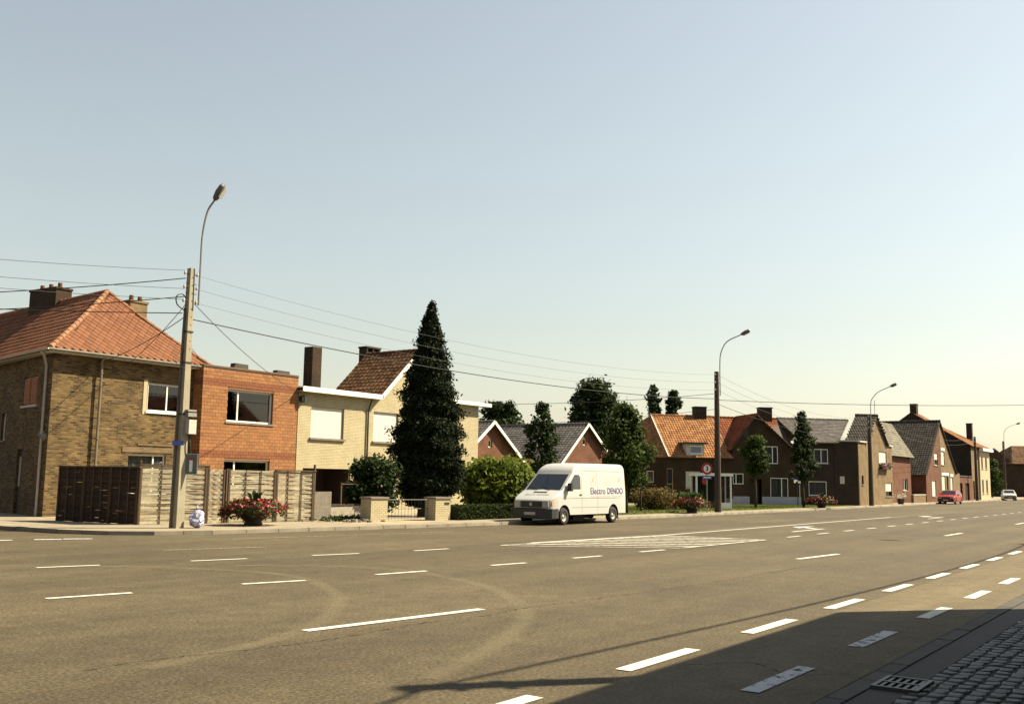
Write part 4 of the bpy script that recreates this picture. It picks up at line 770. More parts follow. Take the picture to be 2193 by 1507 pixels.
tiled_roof(wh, [((0, -.3, 6.75), (6.7, -.3, 6.75), (0, 5, 9.5), (6.7, 5, 9.5)), ((6.7, 10.2, 6.6), (0, 10.2, 6.6), (6.7, 5, 9.5), (0, 5, 9.5))], 'tile_orange', .26, .33); chimney(wh, 6.0, 2.2, 7.4, 10.3, .7, .7, 'brick_dark')
fh = thing('far_house', 'brown roofed house with rows of small windows at the end of the road', 'house', (196, 30, 0), math.radians(-48))
w = MB(); hs_ = [(2 + 3.2 * k, 3.6 + 3.2 * k, 3.4, 5.0) for k in range(6)] + [(2 + 3.2 * k, 3.6 + 3.2 * k, .9, 2.4) for k in range(6)]
wall(w, (0, 0), (22, 0), [(0, 0), (22, 0), (22, 6), (0, 6)], hs_); wall(w, (0, 11), (0, 0), [(0, 0), (11, 0), (11, 6), (5.5, 8.9), (0, 6)]); wall(w, (22, 0), (22, 11), [(0, 0), (11, 0), (11, 6), (5.5, 8.9), (0, 6)]); w.build('wall', 'brick_brown', fh)
for q in hs_: win(fh, (0, 0), (22, 0), *q, curtain=('curtain', False), mull=((q[0] + q[1]) / 2,))
tiled_roof(fh, [((-.4, -.4, 5.9), (22.4, -.4, 5.9), (3.5, 5.5, 9.3), (18.5, 5.5, 9.3)), ((22.4, 11.4, 5.9), (-.4, 11.4, 5.9), (18.5, 5.5, 9.3), (3.5, 5.5, 9.3)), ((-.4, 11.4, 5.9), (-.4, -.4, 5.9), (3.5, 5.5, 9.3), (3.5, 5.5, 9.29)), ((22.4, -.4, 5.9), (22.4, 11.4, 5.9), (18.5, 5.5, 9.3), (18.5, 5.5, 9.29))], 'tile_brown', .4, .4)
ph = thing('pink_roof_house', 'distant house with pale pink roof behind the white house', 'house', (185, 48, 0)); w = MB()
wall(w, (0, 0), (14, 0), [(0, 0), (14, 0), (14, 5), (0, 5)]); wall(w, (0, 9), (0, 0), [(0, 0), (9, 0), (9, 5), (4.5, 7.6), (0, 5)]); w.build('wall', 'brick_red', ph); tiled_roof(ph, [((-.3, -.3, 4.9), (14.3, -.3, 4.9), (-.3, 4.5, 7.8), (14.3, 4.5, 7.8))], 'tile_pink', .4, .4)
# near-side building whose shade falls on the cycle lane
nb = thing('near_building', 'tall brown brick building on the near pavement casting its shade over the cycle lane', 'building', (0, 0, 0))
PL = [(6.5, -.1), (19.6, -.1), (23.4, -6.8), (23.4, -11), (6.5, -11)]; w = MB()
hs_ = [(1.2 + 3.4 * k, 2.6 + 3.4 * k, z, z + 1.6) for k in range(4) for z in (1.0, 4.2)]
for k in range(5):
    a, b = PL[k], PL[(k + 1) % 5]; L = math.hypot(b[0] - a[0], b[1] - a[1]); wall(w, b, a, [(0, 0), (L, 0), (L, 7.25), (0, 7.25)], hs_ if k == 0 else [])
w.build('wall', 'brick_brown', nb); MB().prism(PL[::-1], 7.25, 7.37).build('roof', 'roofing_felt', nb)
for q in hs_: win(nb, PL[1], PL[0], *q, curtain=('curtain', True))

def plain_house(label, loc, rot, W, D, EZ, RZ, wmat, rmat, cols, nm='sky_blocker_house'):
    h = thing(nm, label, 'house', loc, rot); w = MB(); hs = [(1 + k * (W - 1) / cols, 2.3 + k * (W - 1) / cols, z, z + 1.4) for k in range(cols) for z in (.9, 3.6) if z + 1.8 < EZ]
    wall(w, (0, 0), (W, 0), [(0, 0), (W, 0), (W, EZ), (0, EZ)], hs); wall(w, (W, D), (0, D), [(0, 0), (W, 0), (W, EZ), (0, EZ)]); wall(w, (W, 0), (W, D), [(0, 0), (D, 0), (D, EZ), (D / 2, RZ), (0, EZ)]); wall(w, (0, D), (0, 0), [(0, 0), (D, 0), (D, EZ), (D / 2, RZ), (0, EZ)]); w.build('wall', wmat, h)
    for q in hs: win(h, (0, 0), (W, 0), *q, curtain=('curtain', True), mull=((q[0] + q[1]) / 2,))
    tiled_roof(h, [((-.2, -.3, EZ - .1), (W + .2, -.3, EZ - .1), (-.2, D / 2, RZ + .05), (W + .2, D / 2, RZ + .05)), ((W + .2, D + .3, EZ - .1), (-.2, D + .3, EZ - .1), (W + .2, D / 2, RZ + .05), (-.2, D / 2, RZ + .05))], rmat, .4, .4)
plain_house('unseen brown brick house added across the side street to block skylight', (-1.5, 52, 0), math.radians(-94), 25, 9, 6.2, 10, 'brick_brown', 'tile_red', 6)  # unseen, added to keep skylight off the corner house's shaded side
plain_house('unseen dark brick house row added behind the camera to block skylight', (6.2, -1.5, 0), math.pi, 46, 10, 6.5, 10.5, 'brick_dark', 'tile_brown', 9)  # unseen row added to cut the sky fill in the foreground shadow
plain_house('unseen set back brown brick house added on the near side against skylight', (70, -8, 0), math.pi, 40, 10, 6, 9.5, 'brick_brown', 'tile_red', 9)  # added out of view to hold back low skylight from the near side
# ------------------------------------------------------------------ woven slat fence
fe = thing('slat_fence', 'weathered woven slat fence wrapping the corner before the brick and block houses', 'fence', (20.05, 29.35, .1))
def slat(panel, x0, x1, z, hgt, par, mat, sag):
    m = MB(); n = 14; m.rnd = random.random(); ph = random.uniform(0, 6)
    pts = []
    for k in range(n + 1):
        t = k / n; x = lerp(x0, x1, t); yy = .008 * math.sin(t * math.pi * 4 + (math.pi if par else 0)) + (.007 if par else -.007); zz = z + sag * math.sin(t * math.pi) + .006 * math.sin(t * 9 + ph)
        pts.append((x, yy, zz, hgt * (1 + .12 * math.sin(t * 7 + ph * 2))))
    for k in range(n):
        a, b = pts[k], pts[k + 1]
        m.face([(a[0], a[1] - .005, a[2]), (b[0], b[1] - .005, b[2]), (b[0], b[1] - .012, b[2] + b[3]), (a[0], a[1] - .012, a[2] + a[3])])
        m.face([(a[0], a[1] + .005, a[2]), (a[0], a[1] - .002, a[2] + a[3]), (b[0], b[1] - .002, b[2] + b[3]), (b[0], b[1] + .005, b[2])])
        m.face([(a[0], a[1] - .012, a[2] + a[3]), (b[0], b[1] - .012, b[2] + b[3]), (b[0], b[1] - .002, b[2] + b[3]), (a[0], a[1] - .002, a[2] + a[3])])
        m.face([(a[0], a[1] + .005, a[2]), (b[0], b[1] + .005, b[2]), (b[0], b[1] - .005, b[2]), (a[0], a[1] - .005, a[2])])
    return m.build('slat', mat, panel)
def fence_panel(p, q, h0, battens, mat, cap=False, gaps=()):
    p, q = V((*p, 0)), V((*q, 0)); d = q - p; L = d.length
    bt = MB()
    for b in battens: bt.box(b * L - .018, b * L + .018, -.045, -.028, .02, h0 + .01); bt.box(b * L - .018, b * L + .018, .028, .045, .02, h0 + .01)
    bt.box(.0, .05, -.05, .05, -.1, h0 + .05); bt.box(L - .03, L - .002, -.04, .04, -.1, h0 + .02)
    if cap: bt.box(-.05, L + .08, -.06, .05, h0 + .012, h0 + .06)
    pan = bt.build('panel', 'batten', fe, loc=(p.x, p.y, 0), rot=math.atan2(d.y, d.x))
    n = int(h0 / .083)
    for k in range(n):
        z = .01 + k * h0 / n
        if k in gaps: z += .03
        slat(pan, .04, L - .02, z + random.uniform(-.005, .005), (.098 if mat == 'fence_shaded' else .077) * random.uniform(.95, 1.08) if k not in gaps else .05, k % 2, mat, random.uniform(-.012, .006))
fdir = V((6.65, -1.25)); FX = lambda t: (fdir.x * t, fdir.y * t)
# stations along the front run (fractions), as the battens sit
for a, b, hh, bat, cap, gp in ((0, .355, 1.95, (.02, .31, .66, .98), True, (3, 4)), (.36, .455, 1.86, (.05, .95), False, (7, 3)), (.475, .755, 1.85, (.03, .36, .68, .98), False, (16,)), (.76, 1.0, 1.84, (.03, .3, .66, .97), True, ())):
    fence_panel(FX(a), FX(b), hh, bat, 'fence_wood', cap, gp)
m = MB()
for t, hh in ((0, 2.12), (.358, 1.98), (.466, 1.9), (.757, 1.9), (1.003, 2.12)): x, yy = FX(t); m2 = MB(); m2.box(x - .028, x + .028, yy - .04, yy + .04, -.12, hh); m2.build('post', 'batten', fe)
for k in range(3): fence_panel((-.32 + .1 * k, 4.25 - 1.42 * k), (-.22 + .1 * k, 4.25 - 1.42 * (k + 1) + .03), 1.86, (.03, .36, .68, .98), 'fence_shaded', True)
# ------------------------------------------------------------------ yard: low walls, rubble, gate pillars
lw = thing('concrete_wall', 'stained low concrete wall panel beside the end of the slat fence', 'wall', (26.75, 28.25, .1)); m = MB(); m.box(0, 1.05, 0, .1, -.1, 1.1); m.build('panel', 'rubble', lw); MB().box(1.06, 3.1, .1, .22, -.1, .55).build('low_wall', 'rubble', lw); MB().box(1.06, 3.12, .07, .25, .551, .62).build('cap', 'dark_wood', lw)
for k, (x, yy) in enumerate(((1.7, .16), (2.9, .16))): MB().box(x, x + .05, yy - .02, yy + .03, .62, 1.45).build('stake', 'batten', lw)
MB().box(1.7, 2.95, .12, .15, 1.38, 1.42).build('rail', 'batten', lw)
for k in range(26):
    m = MB(); r = random.uniform(.05, .16); n = 7
    pr = [(random.uniform(.7, 1.1) * r * math.cos(a * 2 * math.pi / n), random.uniform(.7, 1.1) * r * math.sin(a * 2 * math.pi / n)) for a in range(n)]; m.prism(pr, 0, r * random.uniform(.5, .9))
    tag(m.build('rubble_stone', 'rubble', None, loc=(random.uniform(26.9, 29.2), random.uniform(26.0, 27.9), .1)), 'loose grey stone in the rubble by the low concrete wall', 'stone', 'rubble in the yard')
pl = thing('plank', 'thin weathered plank lying across the rubble in the yard', 'plank', (27.2, 26.9, .14), -.12); MB().box(0, 2.0, 0, .12, 0, .03).build('board', 'fence_wood', pl)
for x, yy, nm in ((28.62, 26.75, 'cream brick gate pillar with stone cap beside the dark shrub'), (31.5, 25.95, 'cream brick gate pillar with letter slot beside the clipped hedge')):
    p = thing('gate_pillar', nm, 'pillar', (x, yy, .1), -.1); MB().box(-.42, .42, -.3, .3, -.05, .86).build('shaft', 'brick_cream', p); MB().box(-.46, .46, -.34, .34, .86, .93).build('cap', 'sill_stone', p)
    if x > 30: MB().box(.08, .34, -.32, -.301, .64, .72).build('letter_slot', 'dark_metal', p)
gt = thing('yard_gate', 'thin dark wire gate between the two cream gate pillars', 'gate', (29.1, 26.62, .12), -.28); m = MB()
for z in (.12, .45, .8): m.tube([(0, 0, z), (1.98, 0, z)], .014, 6)
for k in range(14): m.tube([(k * .152, 0, .05), (k * .152, 0, .82)], .008, 5)
m.build('frame', 'dark_metal', gt)
# ------------------------------------------------------------------ poles, lamps and wires
def lamp_head(parent, base, direction, scale=1.0):
    d = V(direction).normalized(); side = d.cross(V((0, 0, 1))).normalized(); up = side.cross(d); mt = Matrix((d, side, up)).transposed().to_4x4(); mt.translation = V(base)
    m = MB(); n = 10; secs = ((0, .06, .05, .06), (.08, .13, .09, .10), (.3, .17, .11, .13), (.52, .15, .09, .11), (.6, .08, .04, .06)); rings = []
    for x, wd, lo, hi in secs:
        rings.append([mt @ V((x, wd * math.cos(2 * math.pi * k / n), (hi if math.sin(2 * math.pi * k / n) > 0 else lo) * math.sin(2 * math.pi * k / n))) for k in range(n)])
    for i in range(4):
        for k in range(n): m.face([rings[i][k], rings[i][(k + 1) % n], rings[i + 1][(k + 1) % n], rings[i + 1][k]])
    m.face(rings[0][::-1]); m.face(rings[-1]); h_ = m.build('lamp_head', 'lamp_body', parent, smooth=False)
    g2 = MB(); g2.box(.14, .5, -.12, .12, -.135, -.085, mt); g2.build('lens', 'lamp_glass', h_)
def pole(label, loc, hgt, r0_, r1_, mat, arm, conc=False, n=10, group=None, head=True, square=False):
    p = thing('utility_pole', label, 'utility pole', loc, 0, group)
    if square:
        m = MB(); lv = [(-.1, .165), (hgt * .5, .13), (hgt, .092)]; rg = [[(a * q, b * q, z) for a, b in ((-1, -.85), (-.85, -1), (.85, -1), (1, -.85), (1, .85), (.85, 1), (-.85, 1), (-1, .85))] for z, q in lv]
        for i in (0, 1):
            for k in range(8): m.face([rg[i][k], rg[i][(k + 1) % 8], rg[i + 1][(k + 1) % 8], rg[i + 1][k]])
        m.face(rg[2]); m.build('shaft', mat, p)
    else: MB().tube([(0, 0, -.1), (0, 0, hgt * .5), (0, 0, hgt)], [r0_, (r0_ + r1_) / 2, r1_], n).build('shaft', mat, p)
    if arm:
        MB().tube(spline(arm, 6), .032, 8).build('lamp_arm', 'galvanised', p); a, b = V(arm[-2]), V(arm[-1])
        if head: lamp_head(p, b, (b - a))
        for k in range(4):
            z = arm[0][2] + .05 + k * .32; MB().box(-r1_ - .03, r1_ + .13, -.03, .03, z, z + .04).build('bracket', 'galvanised', p)
    for k in range(3):
        for s_ in (-1, 1):
            m = MB(); m.tube([(0, 0, hgt - .2 - .45 * k), (s_ * .24, -.02, hgt - .2 - .45 * k)], .014, 6); io = m.build('insulator', 'dark_metal', p); MB().lathe([(.0, -.03), (.035, -.03), (.045, .02), (.03, .07), (0, .08)], 8, (s_ * .24, -.02, hgt - .2 - .45 * k)).build('cap', 'ceramic', io)
    return p
U_ = Vector((r0.x, r0.y, 0))                       # lamp arms reach over the road, roughly along this direction
def armpts(pts): return [(x, y_, z) for x, y_, z in pts]
p1 = pole('pale concrete utility pole with street lamp and cabinet in front of the slat fence', (19.8, 26.9, .1), 8.3, .2, .115, 'pole_concrete', [(.2, -.2, 7.1), (.2, -.2, 8.4), (.2, -.21, 9.4), (.26, -.32, 10.2), (.38, -.5, 10.6)], square=True)
m = MB(); m.tube([(-.2, .05, -.1), (-.17, .04, 4.2), (-.135, .03, 7.0)], [.045, .04, .035], 8); m.build('cable_conduit', 'pole_grey', p1)
for k in range(11): m = MB(); m.lathe([(0, -.004), (.022, -.004), (.022, .006)], 8, (.02, -.098 - .00145 * (11 - k), 5.4 + .26 * k), 'y'); m.build('step_hole', 'dark_metal', p1)
for z in (5.2, 3.55, 6.2): m = MB(); q_ = .17 - .0088 * z + .012; m.box(-q_, q_, -q_, q_, z, z + .05); m.build('clamp', 'dark_metal', p1)
m = MB(); m.box(-.02, .3, -.3, -.1, 3.5, 3.62).box(-.02, .3, -.28, -.1, 3.66, 3.72); m.build('junction_box', 'box_grey', p1); m = MB(); m.box(.0, .28, -.34, -.14, 2.95, 3.4); m.build('meter_box', 'white_old', p1)
m = MB(); m.tube(spline([(.12, -.2, 2.95), (.16, -.24, 2.6), (.22, -.22, 2.2), (.28, -.2, 2.05)], 5), .02, 6).tube(spline([(-.14, .02, 6.9), (-.45, 0, 7.05), (-.5, 0, 7.3), (-.3, 0, 7.42), (-.12, 0, 7.3)], 6), .02, 6).tube(spline([(-.1, -.02, 5.6), (-.5, -.02, 5.3), (0, -.1, 5.0), (.5, -.06, 5.3), (.1, -.05, 5.75)], 8), .008, 5); m.build('looped_cable', 'cable', p1)
ds = thing('dead_end_sign', 'grey dead end sign with white T and red bar on the concrete pole', 'road sign', (20.0, 26.62, 2.1), -.95)
MB().box(-.21, .21, -.012, .012, -.33, .33).build('plate', 'sign_grey', ds); MB().box(-.05, .05, -.016, -.0125, -.24, .12).build('white_bar', 'white_paint', ds); MB().box(-.1, .1, -.016, -.0125, .121, .19).build('red_bar', 'sign_red', ds)
m = MB(); m.box(-.21, .21, -.015, -.0125, -.33, -.305).box(-.21, .21, -.015, -.0125, .305, .33).box(-.21, -.185, -.015, -.0125, -.305, .305).box(.185, .21, -.015, -.0125, -.305, .305); m.build('border', 'white_old', ds)
sp = thing('street_name_plate', 'small grey blue street name plate clamped to the concrete pole', 'sign', (19.62, 26.7, 2.75), -.6); MB().box(-.25, .1, -.01, .01, -.07, .07).build('plate', 'sign_blue', sp)
p2 = pole('dark wooden utility pole with street lamp, mirror and wires beside the red planter', (54, 23.7, .1), 8.1, .2, .13, 'pole_wood', [(.22, -.12, 6.7), (.22, -.12, 8.6), (.27, -.2, 9.3), (.48, -.48, 9.9), (.95, -1.15, 10.32)], n=10)
p3_ = pole('dark utility pole with street lamp before the tan end house', (84.5, 23.6, .1), 7.5, .2, .13, 'pole_wood', [(.2, -.12, 6.3), (.2, -.12, 8.3), (.28, -.3, 8.9), (.6, -.7, 9.4), (1.15, -1.5, 9.85)])
p4_ = pole('far dark utility pole with street lamp near the white car', (162, 26.0, .1), 8.4, .2, .13, 'pole_wood', [(.2, -.12, 7.3), (.2, -.12, 9.4), (.3, -.35, 10.1), (.7, -.9, 10.6), (1.25, -1.7, 10.95)])
p5_ = pole('far bare grey utility pole beside the white house', (158, 27.6, .1), 7.4, .22, .15, 'pole_grey', None)
p6_ = pole('plain dark utility pole against the tall dark gable wall', (133.5, 24.6, .1), 7.8, .2, .13, 'pole_wood', None)
def wire(label, a, b, sag, r=.012, mat='cable', group='overhead wires'):
    a, b = V(a), V(b); pts = [lerp(a, b, t) - V((0, 0, sag * 4 * t * (1 - t))) for t in [k / 24 for k in range(25)]]
    tag(MB().tube(pts, r, 5).build('overhead_wire', mat), label, 'wire', group)
P1, P2, P3 = V((19.8, 26.9, 0)), V((54, 23.7, 0)), V((84.5, 23.6, 0))
def at(p, dx, z): return (p.x + dx, p.y - .02, z)
for k, z in enumerate((8.2, 7.75, 7.3)): wire('thin overhead wire strung between the concrete and wooden poles', at(P1, .24, z), at(P2, -.24, z - .2), .75, .0055, 'cable_grey', 'thin wires between the poles')
wire('thick black cable sagging from the concrete pole to the wooden pole', at(P1, .1, 6.75), at(P2, -.15, 6.6), .55, .018)
for k, z in enumerate((8.0, 7.55, 7.1)): wire('thin overhead wire strung between the wooden pole and the end house pole', at(P2, .24, z), at(P3, -.24, z - .7), .8, .007, 'cable_grey', 'thin wires past the terrace')
wire('black service cable from the wooden pole to the corner of the tan end house', at(P2, .15, 6.3), (86, 24.5, 5.6), .5, .014)
wire('long black cable crossing the road from the wooden pole to the near pavement', at(P2, .15, 6.55), (84, -2.5, 8.2), .5, .016)
for k, z in enumerate((8.3, 7.7, 7.35)): wire('thin overhead wire running from the concrete pole out over the side street', at(P1, -.24, z), (2.0, 33 + k, 7.9 - .15 * k), .35, .008, 'cable_grey', 'thin wires over the side street')
for k, z in enumerate((8.05, 7.45)): wire('black overhead cable from the concrete pole to the corner house eaves', at(P1, -.2, z), (4.0, 43 + 2 * k, 6.9 - .3 * k), .55, .016, 'cable', 'black cables over the side street')
wire('black cable at roof height from the concrete pole along the side street', at(P1, -.25, 6.9), (3.0, 40, 7.0), .3, .016)
wire('thin cable from the concrete pole down to the front eave of the corner house', at(P1, -.15, 7.2), (23.6, 36.2, 6.0), .15, .012); wire('black cable from the concrete pole to the downpipe of the corner house', at(P1, -.15, 6.8), (23.0, 36.3, 6.3), .12, .014)
wire('black cable from the concrete pole to the corner of the block house', at(P1, .2, 7.25), (32.9, 35.9, 5.75), .25, .012)
for k, z in enumerate((7.7, 7.2)): wire('thin wire strung between the end house pole and the far poles', at(P3, .2, z - .4), (133.5, 24.6, z), .9, .008, 'cable_grey', 'far thin wires')
for k, z in enumerate((8.2, 7.6)): wire('thin wire strung between the two farthest poles', (133.5, 24.6, z - .6), (162, 26, z), .5, .009, 'cable_grey', 'farthest thin wires')
wire('black cable from the wooden pole over the twin gable house', at(P2, -.2, 6.9), (46, 44, 6.6), .4, .014); wire('lower black cable from the wooden pole toward the twin gable house', at(P2, -.2, 6.0), (50, 40.2, 5.2), .25, .012)
# near side line: its pole and wire shade the road
pole('plain wooden utility pole on the near pavement beside the brown brick building', (12.5, .75, 0), 8.0, .19, .13, 'pole_wood', None)
pole('wooden utility pole with street lamp on the near pavement before the set back house', (40.9, .3, 0), 8.0, .19, .13, 'pole_wood', [(.05, .22, 6.9), (.05, .22, 8.6), (.1, .4, 9.2), (.2, 1.2, 9.7), (.3, 2.2, 9.9)])
wire('black cable of the near side line running above the cycle lane', (12.5, .75, 7.8), (40.9, .3, 7.8), .85, .034, 'cable', 'near side cables'); wire('black cable of the near side line running above the cycle lane', (12.5, .75, 7.8), (-12, -1.2, 6.8), .6, .034, 'cable', 'near side cables')
# ------------------------------------------------------------------ planters, bag, signs, shelter
def planter(label, loc, s_=1.0, canna=True, flowers=420):
    p = thing('flower_planter', label, 'planter', loc, 0, None)
    m = MB(); m.lathe([(0, 0), (.28, 0), (.3, .06), (.26, .12), (.42, .26), (.74, .44), (.86, .56), (.88, .62), (.80, .60), (.3, .56), (0, .55)], 22); o = m.build('bowl', 'bowl', p, smooth=True); o.scale = (s_, s_, s_)
    n = flowers; a = np.random.uniform(0, 2 * math.pi, n); r = np.sqrt(np.random.rand(n)) * 1.08; z = .60 + .14 * (1 - r ** 2) + np.random.uniform(-.1, .12, n) - np.where(r > .85, np.random.rand(n) * .25, 0)
    P_ = np.stack([r * np.cos(a), r * np.sin(a), z], 1) * s_; N_ = np.random.normal(size=(n, 3)) * .6 + P_ * [1, 1, 0] + [0, 0, .6]
    k = int(n * .62); leaves_mesh('flowers', np.repeat(P_[:k], 4, 0) + np.random.normal(size=(k * 4, 3)) * .035, np.repeat(N_[:k], 4, 0) + np.random.normal(size=(k * 4, 3)) * .6, .038 * s_, 'petal_red', p, .9)
    leaves_mesh('foliage', np.repeat(P_, 3, 0) * [.94, .94, .93] + np.random.normal(size=(n * 3, 3)) * .05, np.repeat(N_, 3, 0), .06 * s_, 'leaf_mid', p, .7)
    if canna:
        m = MB()
        for q in range(9):
            a = q * 2.4; L = random.uniform(.28, .5) * s_; w = .075 * s_; d = V((math.cos(a), math.sin(a), 0)); sd_ = V((-d.y, d.x, 0)); b = V((0, 0, .7 * s_)) + d * .06; mid = b + d * L * .45 + V((0, 0, L * .75)); tip = b + d * L * .95 + V((0, 0, L * .95)); m.rnd = random.random() * .5
            m.face([b - sd_ * .02, b + sd_ * .02, mid + sd_ * w, mid - sd_ * w]); m.face([mid - sd_ * w, mid + sd_ * w, tip])
        m.build('canna', 'leaf_dark', p)
    return p
planter('round black planter bowl overflowing with red flowers in front of the slat fence', (22.85, 26.9, .1), 1.05)
planter('red flower planter with tall canna beside the dark wooden pole', (50.6, 23.75, .1), 1.0)
q = planter('red flower planter beside the small tree before the dark brick terrace house', (71.6, 23.5, .1), 1.0, True)
wf = thing('white_flower_pot', 'small dark pot of white flowers at the corner of the tan end house', 'flower pot', (95.3, 24.0, .1)); MB().lathe([(0, 0), (.25, 0), (.35, .5), (.3, .48), (0, .45)], 14).build('pot', 'bowl', wf); P_ = np.random.normal(size=(240, 3)) * [.28, .28, .14] + [0, 0, .68]; leaves_mesh('flowers', P_, np.random.normal(size=(240, 3)), .055, 'petal_white', wf)
bg_ = MB(); n = 18; rings = []
for i in range(11):
    f = i / 10; z = .58 * f; r = .29 * (math.sin(math.pi * min(1, f * 1.02)) ** .45 if f < .97 else .12) * (1 - .25 * f); rings.append([V((r * math.cos(2 * math.pi * k / n) * (1 + random.uniform(-.2, .16) + .14 * math.sin(3 * k * .35 + i)), r * .85 * math.sin(2 * math.pi * k / n) * (1 + random.uniform(-.2, .16)), z + random.uniform(-.035, .03) * (0 < i < 10))) for k in range(n)])
for i in range(10):
    for k in range(n): bg_.face([rings[i][k], rings[i][(k + 1) % n], rings[i + 1][(k + 1) % n], rings[i + 1][k]])
bag = thing('rubbish_bag', 'crumpled pale blue plastic rubbish bag leaning on the concrete pole foot', 'bag', (20.25, 26.55, .1)); bo = bg_.build('sack', 'bag', bag); bo.rotation_euler = (.05, .12, 0); MB().tube(spline([(0, 0, .62), (.05, .02, .7), (.12, -.02, .74)], 4), [.05] * 5 + [.02] * 4 if False else .035, 6).build('knot', 'bag', bag)
s3 = thing('speed_sign', 'round red rimmed sign reading 3 above a small blue plate', 'road sign', (52.6, 23.75, .1), -.75)
MB().tube([(0, 0, -.1), (0, 0, 2.75)], .03, 8).build('post', 'galvanised', s3); MB().lathe([(0, -.01), (.33, -.01), (.33, .01), (0, .01)], 24, (0, -.05, 2.45), 'y').build('rim', 'sign_red', s3); MB().lathe([(0, -.004), (.21, -.004), (.21, .0)], 24, (0, -.061, 2.45), 'y').build('disc', 'white_paint', s3)
text_mesh('digit', '3', .36, 'sign_black', s3, Matrix.Translation((0, -.068, 2.45)) @ Matrix.Rotation(math.pi / 2, 4, 'X'), .012)
MB().box(-.3, .3, -.05, -.03, 1.86, 2.06).build('blue_plate', 'sign_blue', s3); MB().box(-.22, .22, -.055, -.051, 1.93, 1.99).build('white_band', 'white_paint', s3)
mr = thing('traffic_mirror', 'round traffic mirror seen from its dark back on the wooden pole', 'mirror', (54.25, 23.65, 3.25), .55); MB().lathe([(0, .1), (.2, .08), (.36, .0), (.38, -.03), (.34, -.03)], 20, (.32, 0, 0), 'y').build('shell', 'dark_metal', mr); MB().lathe([(.36, -.035), (.40, -.035), (.40, .0), (.37, .01)], 20, (.32, 0, 0), 'y').build('rim', 'white_old', mr); MB().box(-.2, .3, -.03, .03, -.03, .03).build('arm', 'galvanised', mr)
pb = thing('phone_shelter', 'white framed glazed street shelter behind the wooden pole', 'shelter', (58.9, 27.3, .1), TA)
m = MB(); W2 = 2.3
for x, yy in ((0, 0), (W2, 0), (0, .9), (W2, .9)): m.box(x - .05, x + .05, yy - .05, yy + .05, -.05, 2.1)
m.box(-.12, W2 + .12, -.12, 1.02, 2.1, 2.28); m.build('frame', 'white_paint', pb); MB().box(W2 - .75, W2 - .05, -.03, .03, .02, .42).build('kick_panel', 'white_paint', pb); MB().box(W2 - .8, W2 - .75, -.04, .04, 0, 2.1).build('post', 'white_paint', pb)
MB().box(.05, W2 - .05, .88, .9, .1, 2.08).build('back_panel', 'dark_metal', pb); gp = MB(); gp.face([(.05, 0, .1), (W2 - .8, 0, .1), (W2 - .8, 0, 2.08), (.05, 0, 2.08)]); gp.face([(W2 - .75, .0, .44), (W2 - .05, 0, .44), (W2 - .05, 0, 2.08), (W2 - .75, 0, 2.08)]); gp.build('pane', 'glass', pb); MB().lathe([(0, -.01), (.2, -.01), (.2, 0)], 16, (.55, -.02, 1.75), 'y').build('red_disc', 'sign_red', pb)
ns = thing('notice_sign', 'small white and blue notice on a thin post before the dark terrace house', 'sign', (72.6, 25.6, .1), -.6); MB().tube([(0, 0, -.1), (0, 0, 2.2)], .025, 6).build('post', 'dark_metal', ns); MB().box(-.3, .3, -.03, -.01, 1.75, 1.98).build('plate', 'white_paint', ns); MB().box(-.5, .1, -.03, -.01, 2.02, 2.12).build('arm_plate', 'sign_blue', ns)
# ------------------------------------------------------------------ vehicles
def interp(tab, x):
    for (a, va), (b, vb) in zip(tab[:-1], tab[1:]):
        if x <= b: return va + (vb - va) * max(0, (x - a)) / (b - a)
    return tab[-1][1]
def loft(xs, zb, zt, hw, lean, rc, yc):
    m = MB(); rings = []; fr = (0, .12, .3, .5, .72, 1)
    def sidew(x, z): return hw(x) - lean(z)
    for x in xs:
        b, t = zb(x), zt(x); r = min(rc(x), (t - b) * .3); half = []
        for f in fr: z = lerp(b, t - r, f); half.append((sidew(x, z), z))
        wtop = sidew(x, t - r)
        for k in range(1, 5): a = k / 4 * math.pi / 2; half.append((wtop - r * (1 - math.cos(a)), t - r + r * math.sin(a)))
        half.append((0, t + .015))
        rings.append([V((x, yc - w, z)) for w, z in half] + [V((x, yc + w, z)) for w, z in half[-2::-1]])
    n = len(rings[0])
    for i in range(len(rings) - 1):
        for k in range(n - 1): m.face([rings[i][k], rings[i + 1][k], rings[i + 1][k + 1], rings[i][k + 1]])
    m.face(rings[0]); m.face(rings[-1][::-1]); return m, sidew
def wheel(parent, x, y, r, w, out, hub='hub_steel'):
    o = MB().lathe([(r * .55, 0), (r * .6, -.01), (r * .93, -.012), (r, .03), (r, w - .03), (r * .93, w), (r * .5, w)], 24, (0, 0, 0), 'y').build('wheel', 'rubber', parent, smooth=True, loc=(x, y, r))
    m = MB(); m.lathe([(0, .03), (r * .16, .025), (r * .2, .05), (r * .42, .045), (r * .5, .012), (r * .57, .004), (r * .58, .05)], 20, (0, 0, 0), 'y'); m.build('rim', hub, o, smooth=True)
    m = MB()
    for k in range(8): a = k * math.pi / 4; m.lathe([(0, .038), (r * .07, .038), (r * .07, .05)], 6, (r * .31 * math.cos(a), 0, r * .31 * math.sin(a)), 'y')
    m.build('rim_hole', 'rubber', o)
    if not out: o.rotation_euler = (0, 0, math.pi)
    return o
van = thing('delivery_van', 'white high roofed electrician delivery van parked at the far kerb', 'van', (33.1, 21.5, 0))
XW = (.93, 4.88); yc = .965
def v_zb(x):
    z = .40
    for c in XW:
        if abs(x - c) < .44: z = max(z, .36 + math.sqrt(.44 ** 2 - (x - c) ** 2))
    return z
